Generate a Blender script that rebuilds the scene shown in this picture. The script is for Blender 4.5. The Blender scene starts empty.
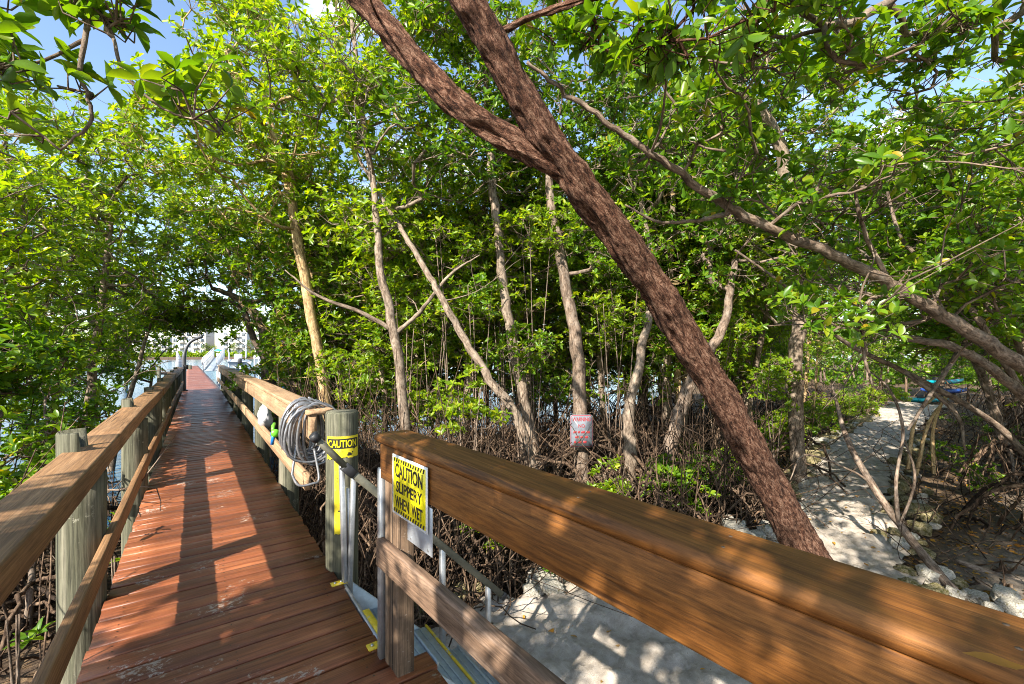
import bpy, math, random
import numpy as np
from mathutils import Vector, noise as mnoise
random.seed(7)
PI = math.pi
S = bpy.context.scene
COL = S.collection
# ------------------------------------------------------------------ camera model
H = 1.55; F = 445.0; CX = 512.0; HY = 352.0; TH = math.atan(315.0 / F)
CS, SN = math.cos(TH), math.sin(TH)
def P(px, py, d):
    """world point seen at pixel px,py at depth d (metres along the view axis)"""
    r = (px - CX) * d / F
    return np.array([r * CS + d * SN, -r * SN + d * CS, H - (py - HY) * d / F])
def G(px, py, z=-1.25):
    return P(px, py, (H - z) * F / (py - HY))
cam = bpy.data.cameras.new('camera'); camo = bpy.data.objects.new('camera', cam); COL.objects.link(camo)
camo.location = (0, 0, H); camo.rotation_euler = (PI / 2, 0, -TH)
cam.sensor_width = 36; cam.lens = 36 * F / 1024; cam.shift_y = (HY - 342) / 1024
cam.clip_start = 0.05; cam.clip_end = 5000
S.camera = camo
# ------------------------------------------------------------------ mesh builder
class MB:
    def __init__(s): s.v = []; s.f = {}; s.n = 0; s.m = {}; s.g = []
    def add(s, v, faces, mat=0, grain=None):
        v = np.asarray(v, np.float32).reshape(-1, 3)
        for f in faces:
            f = np.asarray(f, np.int64)
            if f.size == 0: continue
            k = f.shape[1]
            s.f.setdefault(k, []).append(f + s.n); s.m.setdefault(k, []).append(np.full(len(f), mat))
        s.v.append(v); s.n += len(v); s.g.append(v if grain is None else np.asarray(grain, np.float32))
    def build(s, name, mats, parent=None, smooth=False, link=True):
        me = bpy.data.meshes.new(name)
        v = np.concatenate(s.v)
        me.vertices.add(len(v)); me.vertices.foreach_set('co', v.ravel())
        idx = []; starts = []; mi = []; off = 0
        for k in s.f:
            f = np.concatenate(s.f[k]); idx.append(f.ravel()); starts.append(off + k * np.arange(len(f))); off += f.size
            mi.append(np.concatenate(s.m[k]))
        idx = np.concatenate(idx).astype(np.int32); starts = np.concatenate(starts).astype(np.int32); mi = np.concatenate(mi).astype(np.int32)
        me.loops.add(len(idx)); me.loops.foreach_set('vertex_index', idx)
        me.polygons.add(len(starts)); me.polygons.foreach_set('loop_start', starts)
        me.polygons.foreach_set('material_index', mi)
        if smooth: me.polygons.foreach_set('use_smooth', np.ones(len(starts), bool))
        for m in (mats if isinstance(mats, (list, tuple)) else [mats]): me.materials.append(m)
        at_ = me.attributes.new('grain', 'FLOAT_VECTOR', 'POINT'); at_.data.foreach_set('vector', np.concatenate(s.g).astype(np.float32).ravel())
        me.update(calc_edges=True); me.validate()
        o = bpy.data.objects.new(name, me)
        COL.objects.link(o)
        if parent: o.parent = parent
        return o
def sweep(mb, pts, prof, up=(0, 0, 1), mat=0, cap=True):
    """closed profile (side, up) swept along pts; side = dir x up"""
    pts = np.asarray(pts, float); n = len(pts); k = len(prof)
    d = np.gradient(pts, axis=0); d /= np.linalg.norm(d, axis=1)[:, None]
    up = np.asarray(up, float)
    side = np.cross(d, up); side /= np.linalg.norm(side, axis=1)[:, None]
    u2 = np.cross(side, d)
    pr = np.asarray(prof, float)
    v = pts[:, None, :] + side[:, None, :] * pr[None, :, 0:1] + u2[:, None, :] * pr[None, :, 1:2]
    i = np.arange(n - 1)[:, None] * k; j = np.arange(k)[None, :]; j2 = (j + 1) % k
    q = np.stack([i + j, i + k + j, i + k + j2, i + j2], -1).reshape(-1, 4)
    v = v.reshape(-1, 3); tr = []
    if cap:
        c0 = len(v); v = np.concatenate([v, [pts[0], pts[-1]]]) + 0
        jj = np.arange(k); e = (n - 1) * k
        pc = pr.mean(0)
        v[c0] += side[0] * pc[0] + u2[0] * pc[1]; v[c0 + 1] += side[-1] * pc[0] + u2[-1] * pc[1]
        tr = np.concatenate([np.stack([np.full(k, c0), jj, (jj + 1) % k], -1), np.stack([np.full(k, c0 + 1), e + (jj + 1) % k, e + jj], -1)])
    mb.add(v, [q, tr] if cap else [q], mat)
def rect(w, h, b=0.006, r=1, dx=0, dy=0):
    """rounded rectangle profile"""
    out = []
    for (sx, sy, a0) in ((1, -1, -90), (1, 1, 0), (-1, 1, 90), (-1, -1, 180)):
        for q in range(r + 1):
            a = math.radians(a0 + 90 * q / r)
            out.append((sx * (w / 2 - b) + b * math.cos(a) + dx, sy * (h / 2 - b) + b * math.sin(a) + dy))
    return out
def circ(r, k=16): return [(r * math.cos(2 * PI * i / k), r * math.sin(2 * PI * i / k)) for i in range(k)]
def frames(pts):
    d = np.gradient(pts, axis=0); d /= np.linalg.norm(d, axis=1)[:, None] + 1e-9
    a = np.array([0.3, 0.2, 1.0]) if abs(d[0][2]) < .8 else np.array([1.0, .2, .1])
    s = np.cross(d[0], a); s /= np.linalg.norm(s); out = []
    for x in d:
        s = s - x * np.dot(s, x); s /= np.linalg.norm(s) + 1e-9; out.append(s)
    s = np.array(out)
    return s, np.cross(d, s)
def tube(mb, pts, rad, k=6, lump=0, rng=None, mat=0, cap=True, ridge=0):
    pts = np.asarray(pts, float); n = len(pts); rad = np.broadcast_to(np.asarray(rad, float), (n,))
    s, t = frames(pts)
    a = np.arange(k) * 2 * PI / k
    R = rad[:, None] * np.ones(k)[None]
    ln = np.concatenate([[0], np.cumsum(np.linalg.norm(np.diff(pts, axis=0), axis=1))]) + (rng.uniform(0, 40) if rng is not None else 0)
    g = np.stack([R * np.cos(a)[None], R * np.sin(a)[None], ln[:, None] * np.ones(k)[None]], -1)
    if lump:
        ph = rng.uniform(0, 6.28, 6); L = ln[:, None] / max(rad.mean(), .02); A = a[None]
        R = R * (1 + lump * (np.sin(2 * A + .8 * L + ph[0]) + .8 * np.sin(3 * A - .5 * L + ph[1]) + .7 * np.sin(A + 1.7 * L + ph[2]) + .5 * np.sin(5 * A + 1.1 * L + ph[3]) + .6 * np.sin(.9 * L + ph[4])))
    if ridge:
        q = np.zeros((n, k))
        for i in range(n):
            for j in range(k):
                x, y, z = g[i, j]
                q[i, j] = abs(mnoise.noise(Vector((x * 13, y * 13, z * 3.2)))) * 1.2 + .6 * abs(mnoise.noise(Vector((x * 30, y * 30, z * 8)))) + .5 * mnoise.noise(Vector((x * 5 + 9, y * 5, z * 2.2)))
        R = R + ridge * (.45 - q)
    v = pts[:, None] + R[..., None] * (s[:, None] * np.cos(a)[None, :, None] + t[:, None] * np.sin(a)[None, :, None])
    i = np.arange(n - 1)[:, None] * k; j = np.arange(k)[None]; j2 = (j + 1) % k
    q = np.stack([i + j, i + j2, i + k + j2, i + k + j], -1).reshape(-1, 4)
    v = v.reshape(-1, 3); g = g.reshape(-1, 3)
    if cap and k > 3:
        c0 = len(v); v = np.concatenate([v, pts[[0, -1]]]); g = np.concatenate([g, g[[0, -1]]]); jj = np.arange(k); e = (n - 1) * k
        tr = np.concatenate([np.stack([np.full(k, c0), (jj + 1) % k, jj], -1), np.stack([np.full(k, c0 + 1), e + jj, e + (jj + 1) % k], -1)])
        mb.add(v, [q, tr], mat, g)
    else: mb.add(v, [q], mat, g)
def spline(pts, m=8):
    """Catmull-Rom through pts"""
    pts = np.asarray(pts, float)
    p = np.concatenate([[2 * pts[0] - pts[1]], pts, [2 * pts[-1] - pts[-2]]]); out = []
    for i in range(1, len(p) - 2):
        for q in range(m):
            t = q / m
            out.append(.5 * (2 * p[i] + (p[i + 1] - p[i - 1]) * t + (2 * p[i - 1] - 5 * p[i] + 4 * p[i + 1] - p[i + 2]) * t * t + (3 * p[i] - p[i - 1] - 3 * p[i + 1] + p[i + 2]) * t ** 3))
    out.append(p[-2]); return np.array(out)
def box(mb, c, h, b=0.004, ax=None, mat=0):
    """chamfered box, centre c, half sizes h, axes ax (3 row vectors)"""
    c = np.asarray(c, float); h = np.asarray(h, float); A = np.eye(3) if ax is None else np.asarray(ax, float)
    b = min(b, min(h) * .45)
    v = []; ix = {}
    for sx in (-1, 1):
        for sy in (-1, 1):
            for sz in (-1, 1):
                sg = np.array([sx, sy, sz])
                for k in range(3):
                    p = sg * (h - b); p[k] = sg[k] * h[k]
                    ix[(sx, sy, sz, k)] = len(v); v.append(c + p @ A)
    q = []; t = []
    for k in range(3):
        a, e = [i for i in range(3) if i != k]
        for sg in (-1, 1):
            r = []
            for (u, w) in ((-1, -1), (1, -1), (1, 1), (-1, 1)):
                z = [0, 0, 0]; z[k] = sg; z[a] = u; z[e] = w; r.append(ix[(*z, k)])
            q.append(r)
        for u in (-1, 1):
            for w in (-1, 1):
                z = [0, 0, 0]; z[a] = u; z[e] = w
                z0 = list(z); z0[k] = -1; z1 = list(z); z1[k] = 1
                q.append([ix[(*z0, a)], ix[(*z1, a)], ix[(*z1, e)], ix[(*z0, e)]])
    for sx in (-1, 1):
        for sy in (-1, 1):
            for sz in (-1, 1): t.append([ix[(sx, sy, sz, k)] for k in range(3)])
    # orient outward
    v = np.array(v)
    def fix(f):
        f = np.array(f); n = np.cross(v[f[:, 1]] - v[f[:, 0]], v[f[:, 2]] - v[f[:, 0]])
        bad = ((v[f].mean(1) - c) * n).sum(1) < 0; f[bad] = f[bad][:, ::-1]; return f
    mb.add(v, [fix(q), fix(t)], mat)
# ------------------------------------------------------------------ object helpers
def tag(o, label=None, cat=None, group=None, kind=None):
    if label: o['label'] = label
    if cat: o['category'] = cat
    if group: o['group'] = group
    if kind: o['kind'] = kind
    return o
def thing(name, loc, label, cat, group=None):
    o = bpy.data.objects.new(name, None); COL.objects.link(o); o.location = loc; o.empty_display_size = .1
    return tag(o, label, cat, group)
def under(o, root):
    """parent a world-built mesh to a root without moving it"""
    o.parent = root; o.matrix_parent_inverse = bpy.data.objects[root.name].matrix_basis.inverted()
    return o
# ------------------------------------------------------------------ materials
MATS = {}
def nm(name):
    m = bpy.data.materials.new(name); m.use_nodes = True; nt = m.node_tree; nt.nodes.clear()
    out = nt.nodes.new('ShaderNodeOutputMaterial'); b = nt.nodes.new('ShaderNodeBsdfPrincipled')
    nt.links.new(b.outputs[0], out.inputs[0])
    MATS[name] = m
    return m, nt, b, out
def N(nt, t, **kw):
    n = nt.nodes.new(t)
    for k, v in kw.items():
        if k.startswith('i_'): n.inputs[int(k[2:])].default_value = v
        else: setattr(n, k, v)
    return n
def coords(nt, scale, kind='Object'):
    tc = N(nt, 'ShaderNodeTexCoord'); mp = N(nt, 'ShaderNodeMapping'); mp.inputs['Scale'].default_value = scale
    nt.links.new(tc.outputs[kind], mp.inputs[0]); return mp.outputs[0]
def noise(nt, vec, scale, detail=5, rough=.6, dist=0):
    n = N(nt, 'ShaderNodeTexNoise'); n.inputs['Scale'].default_value = scale; n.inputs['Detail'].default_value = detail
    n.inputs['Roughness'].default_value = rough; n.inputs['Distortion'].default_value = dist
    if vec is not None: nt.links.new(vec, n.inputs['Vector'])
    return n.outputs['Fac']
def ramp(nt, fac, stops):
    r = N(nt, 'ShaderNodeValToRGB'); e = r.color_ramp.elements
    while len(e) < len(stops): e.new(.5)
    for el, (p, c) in zip(e, stops):
        el.position = p; el.color = (c, c, c, 1) if isinstance(c, (int, float)) else (*c, 1)
    nt.links.new(fac, r.inputs[0]); return r.outputs[0]
def mix(nt, fac, a, b, mode='MIX'):
    n = N(nt, 'ShaderNodeMix', data_type='RGBA', blend_type=mode)
    for sock, val in ((n.inputs[0], fac), (n.inputs[6], a), (n.inputs[7], b)):
        if isinstance(val, bpy.types.NodeSocket): nt.links.new(val, sock)
        elif isinstance(val, (int, float)): sock.default_value = val
        else: sock.default_value = (*val, 1)
    return n.outputs[2]
def bump(nt, b, h, strength=.4, dist=.01):
    n = N(nt, 'ShaderNodeBump'); n.inputs['Strength'].default_value = strength; n.inputs['Distance'].default_value = dist
    nt.links.new(h, n.inputs['Height']); nt.links.new(n.outputs[0], b.inputs['Normal'])
def island(nt): return N(nt, 'ShaderNodeNewGeometry').outputs['Random Per Island']

def wood(name, stops, axis='y', rough=.55, fine=70, streak=.35, scuff=None, isl=0, spec=.5, crack=.6, bstr=.35):
    m, nt, b, _ = nm(name)
    sc = {'x': (.035, 1, 1), 'y': (1, .035, 1), 'z': (1, 1, .035)}[axis]
    v = coords(nt, sc)
    n1 = noise(nt, v, fine * 1.7, 6, .72, .25); n2 = noise(nt, v, fine * .22, 4, .6, 1.2)
    col = ramp(nt, n2, [(.25, stops[0]), (.5, stops[1]), (.78, stops[2])])
    col = mix(nt, streak, col, ramp(nt, n1, [(.34, .12), (.62, 1.4)]), 'MULTIPLY')
    # dark drying cracks along the grain
    cr = noise(nt, coords(nt, tuple(.35 * s if s < 1 else s for s in sc)), fine * .45, 3, .5, .2)
    ck = ramp(nt, cr, [(.30, 1), (.345, 0)])
    ckf = N(nt, 'ShaderNodeMath', operation='MULTIPLY'); nt.links.new(ck, ckf.inputs[0]); ckf.inputs[1].default_value = crack
    col = mix(nt, ckf.outputs[0], col, tuple(.25 * c for c in stops[0]))
    big = noise(nt, coords(nt, (1, 1, 1)), 2.1, 4, .6)
    col = mix(nt, .55, col, ramp(nt, big, [(.3, .62), (.7, 1.25)]), 'MULTIPLY')
    if isl:
        col = mix(nt, isl, col, ramp(nt, island(nt), [(0, .45), (.5, 1.0), (1, 1.5)]), 'MULTIPLY')
    if isl > .5:
        st = noise(nt, coords(nt, (1, 1, 1)), 5.5, 6, .7, .8)
        col = mix(nt, .75, col, ramp(nt, st, [(.30, .42), (.5, 1), (.68, 1.4)]), 'MULTIPLY')
        sp_ = noise(nt, coords(nt, (.6, 1, 1)), 75, 3, .6)
        col = mix(nt, ramp(nt, sp_, [(.665, 0), (.70, .45)]), col, (.36, .30, .25))
    if scuff:
        a = noise(nt, coords(nt, (1, 1.4, 1)), 26, 8, .75, .3); bb = noise(nt, coords(nt, (1, 1, 1)), 2.4, 3, .5)
        mu = N(nt, 'ShaderNodeMath', operation='MULTIPLY'); nt.links.new(a, mu.inputs[0]); nt.links.new(bb, mu.inputs[1])
        col = mix(nt, ramp(nt, mu.outputs[0], [(scuff[0], 0), (scuff[0] + .035, .8)]), col, scuff[1])
    nt.links.new(col, b.inputs['Base Color'])
    nt.links.new(ramp(nt, n1, [(.2, min(1, rough + .2)), (.8, max(.1, rough - .1))]), b.inputs['Roughness'])
    b.inputs['Specular IOR Level'].default_value = spec
    ad = N(nt, 'ShaderNodeMath', operation='SUBTRACT'); nt.links.new(n1, ad.inputs[0]); nt.links.new(ckf.outputs[0], ad.inputs[1])
    bump(nt, b, ad.outputs[0], bstr, .006)
    return m
M_deck = wood('deck_planks_wood', [(.108, .030, .012), (.215, .065, .024), (.325, .12, .048)], 'x', .42, 75, .45, (.34, (.40, .34, .28)), .5, .5, .5, .3)
M_rail_left = wood('weathered_rail_wood', [(.15, .075, .032), (.25, .133, .058), (.34, .20, .10)], 'y', .65, 60, .5, None, .25, .4, 1.0, .5)
M_rail_far = wood('sunlit_tan_rail_wood', [(.22, .13, .07), (.36, .23, .13), (.46, .32, .2)], 'y', .65, 60, .4, None, .2, .3, .7, .4)  # lighter tan: the sun on the far right railing is put into the colour
M_rail_near = wood('oiled_rail_wood', [(.115, .041, .009), (.195, .074, .015), (.275, .116, .029)], 'y', .5, 62, .62, None, .12, .35, .6, .35)
M_rail_mid = wood('grey_brown_rail_wood', [(.10, .06, .038), (.20, .125, .08), (.33, .24, .18)], 'y', .7, 70, .6, None, .2, .3, .9, .5)
M_post = wood('dark_post_wood', [(.075, .045, .025), (.16, .10, .06), (.25, .17, .11)], 'z', .7, 70, .6, None, .8, .3, .9, .5)
M_pile = wood('treated_pile_wood', [(.05, .052, .03), (.115, .112, .075), (.23, .21, .155)], 'z', .78, 45, .7, (.37, (.30, .29, .22)), .35, .3, .9, .7)
M_joist = wood('joist_wood', [(.07, .045, .03), (.12, .08, .05), (.18, .12, .08)], 'y', .8, 60, .5)

def plain(name, col, rough=.5, metal=0, var=.25, scale=30, bs=.15, stops=None, spec=.5, bd=.004):
    m, nt, b, _ = nm(name)
    n = noise(nt, coords(nt, (1, 1, 1)), scale, 6, .65)
    c = mix(nt, 1, col, ramp(nt, n, [(.25, 1 - var), (.75, 1 + var)]), 'MULTIPLY')
    if stops:
        c = mix(nt, ramp(nt, noise(nt, coords(nt, (1, 1, .5)), scale * .5, 5, .7), [(stops[0], 0), (stops[0] + .08, 1)]), c, stops[1])
    nt.links.new(c, b.inputs['Base Color']); b.inputs['Roughness'].default_value = rough; b.inputs['Metallic'].default_value = metal
    b.inputs['Specular IOR Level'].default_value = spec
    if bs: bump(nt, b, n, bs, bd)
    return m
M_galv = plain('galvanised_metal', (.42, .43, .44), .42, .75, .2, 40, .1)
M_alu = plain('aluminium_tread', (.36, .41, .44), .5, .5, .2, 25, .2)
M_black = plain('black_rubber', (.02, .02, .022), .5)
M_rail_pipe = plain('painted_pipe', (.12, .115, .085), .45, .2, .3, 30)
M_yellow_paint = plain('worn_yellow_paint', (.62, .44, .02), .5, 0, .25, 30, .2, (.56, (.35, .34, .3)))
M_sign_yellow = plain('sign_yellow', (.78, .66, .01), .35, 0, .08, 40, 0)
M_sign_yellow_worn = plain('sign_yellow_worn', (.68, .55, .02), .45, 0, .15, 40, 0, (.6, (.2, .2, .12)))
M_sign_white = plain('sign_white', (.72, .72, .70), .35, 0, .1, 40, 0)
M_ink = plain('sign_black', (.015, .015, .012), .4, 0, .1, 30, 0)
M_red = plain('sign_red', (.26, .025, .03), .45, 0, .3, 90, 0)
M_warn = plain('warning_sign_face', (.13, .145, .17), .5, 0, .35, 14, 0)
M_plate = plain('sign_back_metal', (.50, .53, .56), .45, .4, .12, 18, .05)
M_white = plain('white_paint', (.6, .6, .59), .4, 0, .06, 8, 0)
M_hose = plain('silver_hose', (.24, .24, .25), .28, .55, .5, 25, .1)
M_blue = plain('blue_plastic', (.01, .16, .5), .35)
M_green = plain('green_plastic', (.12, .5, .03), .35)
M_teal = plain('teal_hull', (.0, .24, .30), .4)
M_navy = plain('blue_hull', (.01, .05, .25), .4)
M_davit = plain('grey_davit', (.10, .105, .12), .4, .3)
M_jug = plain('translucent_plastic', (.38, .39, .40), .3)
M_glass = plain('dark_window_glass', (.05, .07, .09), .12, 0, .2, 3, 0)
M_stucco = plain('white_stucco', (.5, .49, .47), .8, 0, .06, .5, 0)
M_stucco2 = plain('cream_stucco', (.46, .42, .37), .8, 0, .06, .5, 0)
M_awning = plain('teal_awning', (.05, .35, .36), .6)

def sandmat():
    m, nt, b, _ = nm('sand'); v = coords(nt, (1, 1, 1))
    n = noise(nt, v, 190, 4, .7); n2 = noise(nt, v, 9, 6, .6); n3 = noise(nt, v, 1.1, 4, .6)
    c = ramp(nt, n2, [(.3, (.30, .255, .205)), (.55, (.455, .395, .33)), (.75, (.54, .48, .41))])
    c = mix(nt, .5, c, ramp(nt, n, [(.3, .65), (.7, 1.3)]), 'MULTIPLY')
    c = mix(nt, .5, c, ramp(nt, n3, [(.3, .75), (.7, 1.15)]), 'MULTIPLY')
    sp = noise(nt, v, 60, 2, .5)
    c = mix(nt, ramp(nt, sp, [(.71, 0), (.73, .7)]), c, (.10, .07, .045))
    nt.links.new(c, b.inputs['Base Color']); b.inputs['Roughness'].default_value = .95; b.inputs['Specular IOR Level'].default_value = .1
    ad = N(nt, 'ShaderNodeMath', operation='ADD'); nt.links.new(n2, ad.inputs[0]); nt.links.new(n, ad.inputs[1])
    bump(nt, b, ad.outputs[0], .55, .02); return m
M_sand = sandmat()
def mudmat():
    m, nt, b, _ = nm('leaf_litter_mud'); v = coords(nt, (1, 1, 1))
    n = noise(nt, v, 14, 8, .75, .6); n2 = noise(nt, v, .7, 4, .6)
    vo = N(nt, 'ShaderNodeTexVoronoi'); vo.inputs['Scale'].default_value = 17; nt.links.new(v, vo.inputs[0])
    c = ramp(nt, n, [(.3, (.03, .02, .013)), (.5, (.075, .05, .032)), (.72, (.16, .115, .075))])
    lf = N(nt, 'ShaderNodeSeparateColor'); nt.links.new(vo.outputs['Color'], lf.inputs[0])
    c = mix(nt, ramp(nt, lf.outputs[0], [(.62, 0), (.64, .8)]), c, mix(nt, lf.outputs[1], (.10, .06, .03), (.24, .16, .09)))
    # paler dry sand showing through on the landward side
    tc = N(nt, 'ShaderNodeTexCoord'); sx = N(nt, 'ShaderNodeSeparateXYZ'); nt.links.new(tc.outputs['Object'], sx.inputs[0])
    md = N(nt, 'ShaderNodeMapRange'); md.inputs[1].default_value = 1.8; md.inputs[2].default_value = .2; nt.links.new(sx.outputs['Y'], md.inputs[0])
    dr = N(nt, 'ShaderNodeMath', operation='MULTIPLY'); nt.links.new(md.outputs[0], dr.inputs[0]); nt.links.new(ramp(nt, n2, [(.3, .45), (.6, .95)]), dr.inputs[1])
    c = mix(nt, dr.outputs[0], c, mix(nt, n, (.16, .135, .11), (.42, .38, .33)))
    nt.links.new(c, b.inputs['Base Color']); b.inputs['Roughness'].default_value = .9; b.inputs['Specular IOR Level'].default_value = .2
    bump(nt, b, n, .8, .04); return m
M_mud = mudmat()
def watermat():
    m, nt, b, _ = nm('lagoon_water')
    b.inputs['Base Color'].default_value = (.025, .085, .16, 1); b.inputs['Roughness'].default_value = .12; b.inputs['Specular IOR Level'].default_value = .35; b.inputs['IOR'].default_value = 1.33
    n = noise(nt, coords(nt, (.5, 1, 1)), 1.6, 6, .6, .4); bump(nt, b, n, .55, .12); return m
M_water = watermat()
def leafmat(name, cols, trans=.45, rough=.34):
    m, nt, b, out = nm(name)
    r = island(nt)
    c = ramp(nt, r, cols)
    nz = noise(nt, coords(nt, (1, 1, 1)), .55, 3, .6)
    c = mix(nt, .8, c, ramp(nt, nz, [(.3, (.72, .8, .75)), (.7, (1.35, 1.2, .95))]), 'MULTIPLY')
    nt.links.new(c, b.inputs['Base Color']); b.inputs['Roughness'].default_value = rough; b.inputs['Specular IOR Level'].default_value = .45
    t = N(nt, 'ShaderNodeBsdfTranslucent')
    tcol = mix(nt, 1, c, (2.1, 1.9, .35), 'MULTIPLY'); nt.links.new(tcol, t.inputs[0])
    mx = N(nt, 'ShaderNodeMixShader'); mx.inputs[0].default_value = trans
    nt.links.new(b.outputs[0], mx.inputs[1]); nt.links.new(t.outputs[0], mx.inputs[2]); nt.links.new(mx.outputs[0], out.inputs[0])
    return m
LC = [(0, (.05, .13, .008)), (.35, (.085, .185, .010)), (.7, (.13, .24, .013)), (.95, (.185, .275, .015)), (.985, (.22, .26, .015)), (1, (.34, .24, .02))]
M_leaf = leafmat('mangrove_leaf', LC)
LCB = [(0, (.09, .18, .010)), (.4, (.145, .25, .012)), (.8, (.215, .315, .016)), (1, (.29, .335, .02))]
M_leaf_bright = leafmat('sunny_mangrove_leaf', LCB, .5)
LCD = [(0, (.018, .05, .012)), (.5, (.03, .08, .016)), (.9, (.05, .11, .018)), (1, (.2, .15, .02))]
M_leaf_dark = leafmat('dark_mangrove_leaf', LCD, .3, .3)
M_dry = leafmat('dry_leaf', [(0, (.25, .10, .02)), (.5, (.4, .22, .03)), (1, (.2, .12, .06))], .15, .6)
def barkmat(name, stops, ridge=18, bstr=.9, blotch=None, bdist=.03):
    m, nt, b, _ = nm(name)
    at_ = N(nt, 'ShaderNodeAttribute', attribute_name='grain'); mp = N(nt, 'ShaderNodeMapping'); mp.inputs['Scale'].default_value = (1, 1, .3)
    nt.links.new(at_.outputs['Vector'], mp.inputs[0]); v = mp.outputs[0]
    n = noise(nt, v, ridge, 9, .7, .5); n2 = noise(nt, coords(nt, (1, 1, .6)), 3.2, 4, .6); n3 = noise(nt, v, ridge * 4, 5, .7, .3)
    c = ramp(nt, n, [(.39, stops[0]), (.49, stops[1]), (.62, stops[2])])
    c = mix(nt, .6, c, ramp(nt, n3, [(.38, .35), (.58, 1.4)]), 'MULTIPLY')
    c = mix(nt, .6, c, ramp(nt, n2, [(.3, .6), (.7, 1.3)]), 'MULTIPLY')
    if blotch: c = mix(nt, ramp(nt, noise(nt, coords(nt, (1, 1, 1)), 9, 7, .75), [(.48, 0), (.70, .7)]), c, blotch)
    c = mix(nt, .35, c, ramp(nt, island(nt), [(0, .6), (1, 1.5)]), 'MULTIPLY')
    nt.links.new(c, b.inputs['Base Color']); b.inputs['Roughness'].default_value = .88; b.inputs['Specular IOR Level'].default_value = .2
    ad = N(nt, 'ShaderNodeMath', operation='ADD'); nt.links.new(n, ad.inputs[0]); nt.links.new(n3, ad.inputs[1])
    bump(nt, b, ad.outputs[0], bstr, bdist); return m
M_bark_big = barkmat('reddish_rough_bark', [(.03, .013, .008), (.125, .055, .032), (.30, .175, .118)], 42, 1.0, None, .035)
M_bark_pale = barkmat('pale_mangrove_bark', [(.07, .052, .036), (.16, .118, .085), (.28, .22, .165)], 20, .5, (.30, .25, .195), .012)
M_bark_gold = barkmat('golden_mangrove_bark', [(.16, .10, .05), (.34, .23, .11), (.48, .36, .2)], 20, .5, None, .012)
M_bark_dark = barkmat('dark_mangrove_bark', [(.06, .042, .03), (.13, .092, .065), (.24, .18, .135)], 20, .6, (.26, .22, .18), .012)
M_root = barkmat('prop_root_bark', [(.022, .014, .009), (.06, .038, .025), (.135, .095, .065)], 14, .5, None, .01)
for n_ in M_root.node_tree.nodes:
    if n_.type == 'VALTORGB' and n_.inputs[0].is_linked and n_.inputs[0].links[0].from_socket.name == 'Random Per Island':
        n_.color_ramp.elements[0].color = (.3, .3, .3, 1); n_.color_ramp.elements[1].color = (1.9, 1.85, 1.75, 1)
for n_ in M_root.node_tree.nodes:
    if n_.type == 'MIX' and n_.inputs[7].is_linked and n_.inputs[7].links[0].from_node.type == 'VALTORGB' and n_.inputs[7].links[0].from_node.inputs[0].links[0].from_socket.name == 'Random Per Island': n_.inputs[0].default_value = .9
M_rock = plain('limestone_rock', (.27, .225, .125), .9, 0, .6, 7, 1, (.50, (.12, .105, .03)), .2, .03)
M_rock_pale = plain('pale_limestone', (.40, .37, .31), .9, 0, .5, 7, 1, (.58, (.2, .17, .08)), .2, .03)
# ------------------------------------------------------------------ terrain
def sst(a, b, x):
    t = np.clip((x - a) / (b - a), 0, 1); return t * t * (3 - 2 * t)
def height(x, y):
    x = np.asarray(x, float); y = np.asarray(y, float)
    z = -1.25 + .035 * np.sin(1.7 * x + .6 * y) * np.sin(1.3 * y - .4 * x) + .02 * np.sin(4.1 * x + 1) * np.sin(3.7 * y)
    z = z - 1.3 * sst(8.5, 14, y - .5 * np.clip(x - 8, 0, 60)) - .12 * sst(3.6, 5, y) * (1 - sst(7, 10, x))
    z = z - 6 * sst(14, 40, y - .5 * np.clip(x - 8, 0, 60)) + 7.7 * sst(222, 232, y)
    return z
def axis(lo, hi, fine_lo, fine_hi, step):
    a = list(np.arange(fine_lo, fine_hi + 1e-6, step)); s = step; x = fine_hi
    while x < hi: s *= 1.25; x += s; a.append(x)
    s = step; x = fine_lo
    while x > lo: s *= 1.25; x -= s; a.insert(0, x)
    return np.array(a)
def grid(mb, X, Y, zf):
    xx, yy = np.meshgrid(X, Y, indexing='ij'); v = np.stack([xx, yy, zf(xx, yy)], -1).reshape(-1, 3)
    n = len(Y); i = np.arange(len(X) - 1)[:, None] * n; j = np.arange(n - 1)[None]
    mb.add(v, [np.stack([i + j, i + n + j, i + n + j + 1, i + j + 1], -1).reshape(-1, 4)])
ys = np.unique(np.concatenate([axis(-1500, 60, -8, 16, .25), np.arange(60, 215, 20), np.arange(215, 245, 3), axis(245, 1500, 245, 250, 5)]))
mb = MB(); grid(mb, axis(-1500, 1500, -8, 32, .25), ys, height)
tag(mb.build('ground', M_mud, smooth=True), 'dark muddy ground with leaf litter under the mangroves', 'ground', kind='structure')
mb = MB(); xs = axis(-1500, 1500, -40, 60, 10); grid(mb, xs, np.concatenate([np.arange(8, 240, 8.)]), lambda x, y: x * 0 - 1.62)
tag(mb.build('water', M_water), 'blue lagoon water beyond the mangroves', 'water', kind='structure')
SANDPOLY = np.array([(1.0, -3), (.95, 3.75), (2.3, 4.15), (2.9, 4.25), (3.6, 4.05), (4.6, 3.75), (5.6, 3.5), (6.6, 3.25), (7.6, 3.35), (9, 3.9), (11.7, 4.75), (15, 5.5), (18, 6.0), (22, 6.6), (26, 7.2), (31, 7.8), (31, 5.6), (26, 5.2), (19, 4.3), (15, 3.6), (10.9, 2.75), (8.5, 2.1), (6.6, 1.45), (5.6, .8), (4.8, -.3), (4.4, -3)])
def inpoly(x, y, poly):
    c = np.zeros(np.shape(x), bool); n = len(poly)
    for i in range(n):
        x0, y0 = poly[i]; x1, y1 = poly[i - 1]
        k = ((y0 > y) != (y1 > y)) & (x < (x1 - x0) * (y - y0) / (y1 - y0 + 1e-12) + x0); c ^= k
    return c
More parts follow.
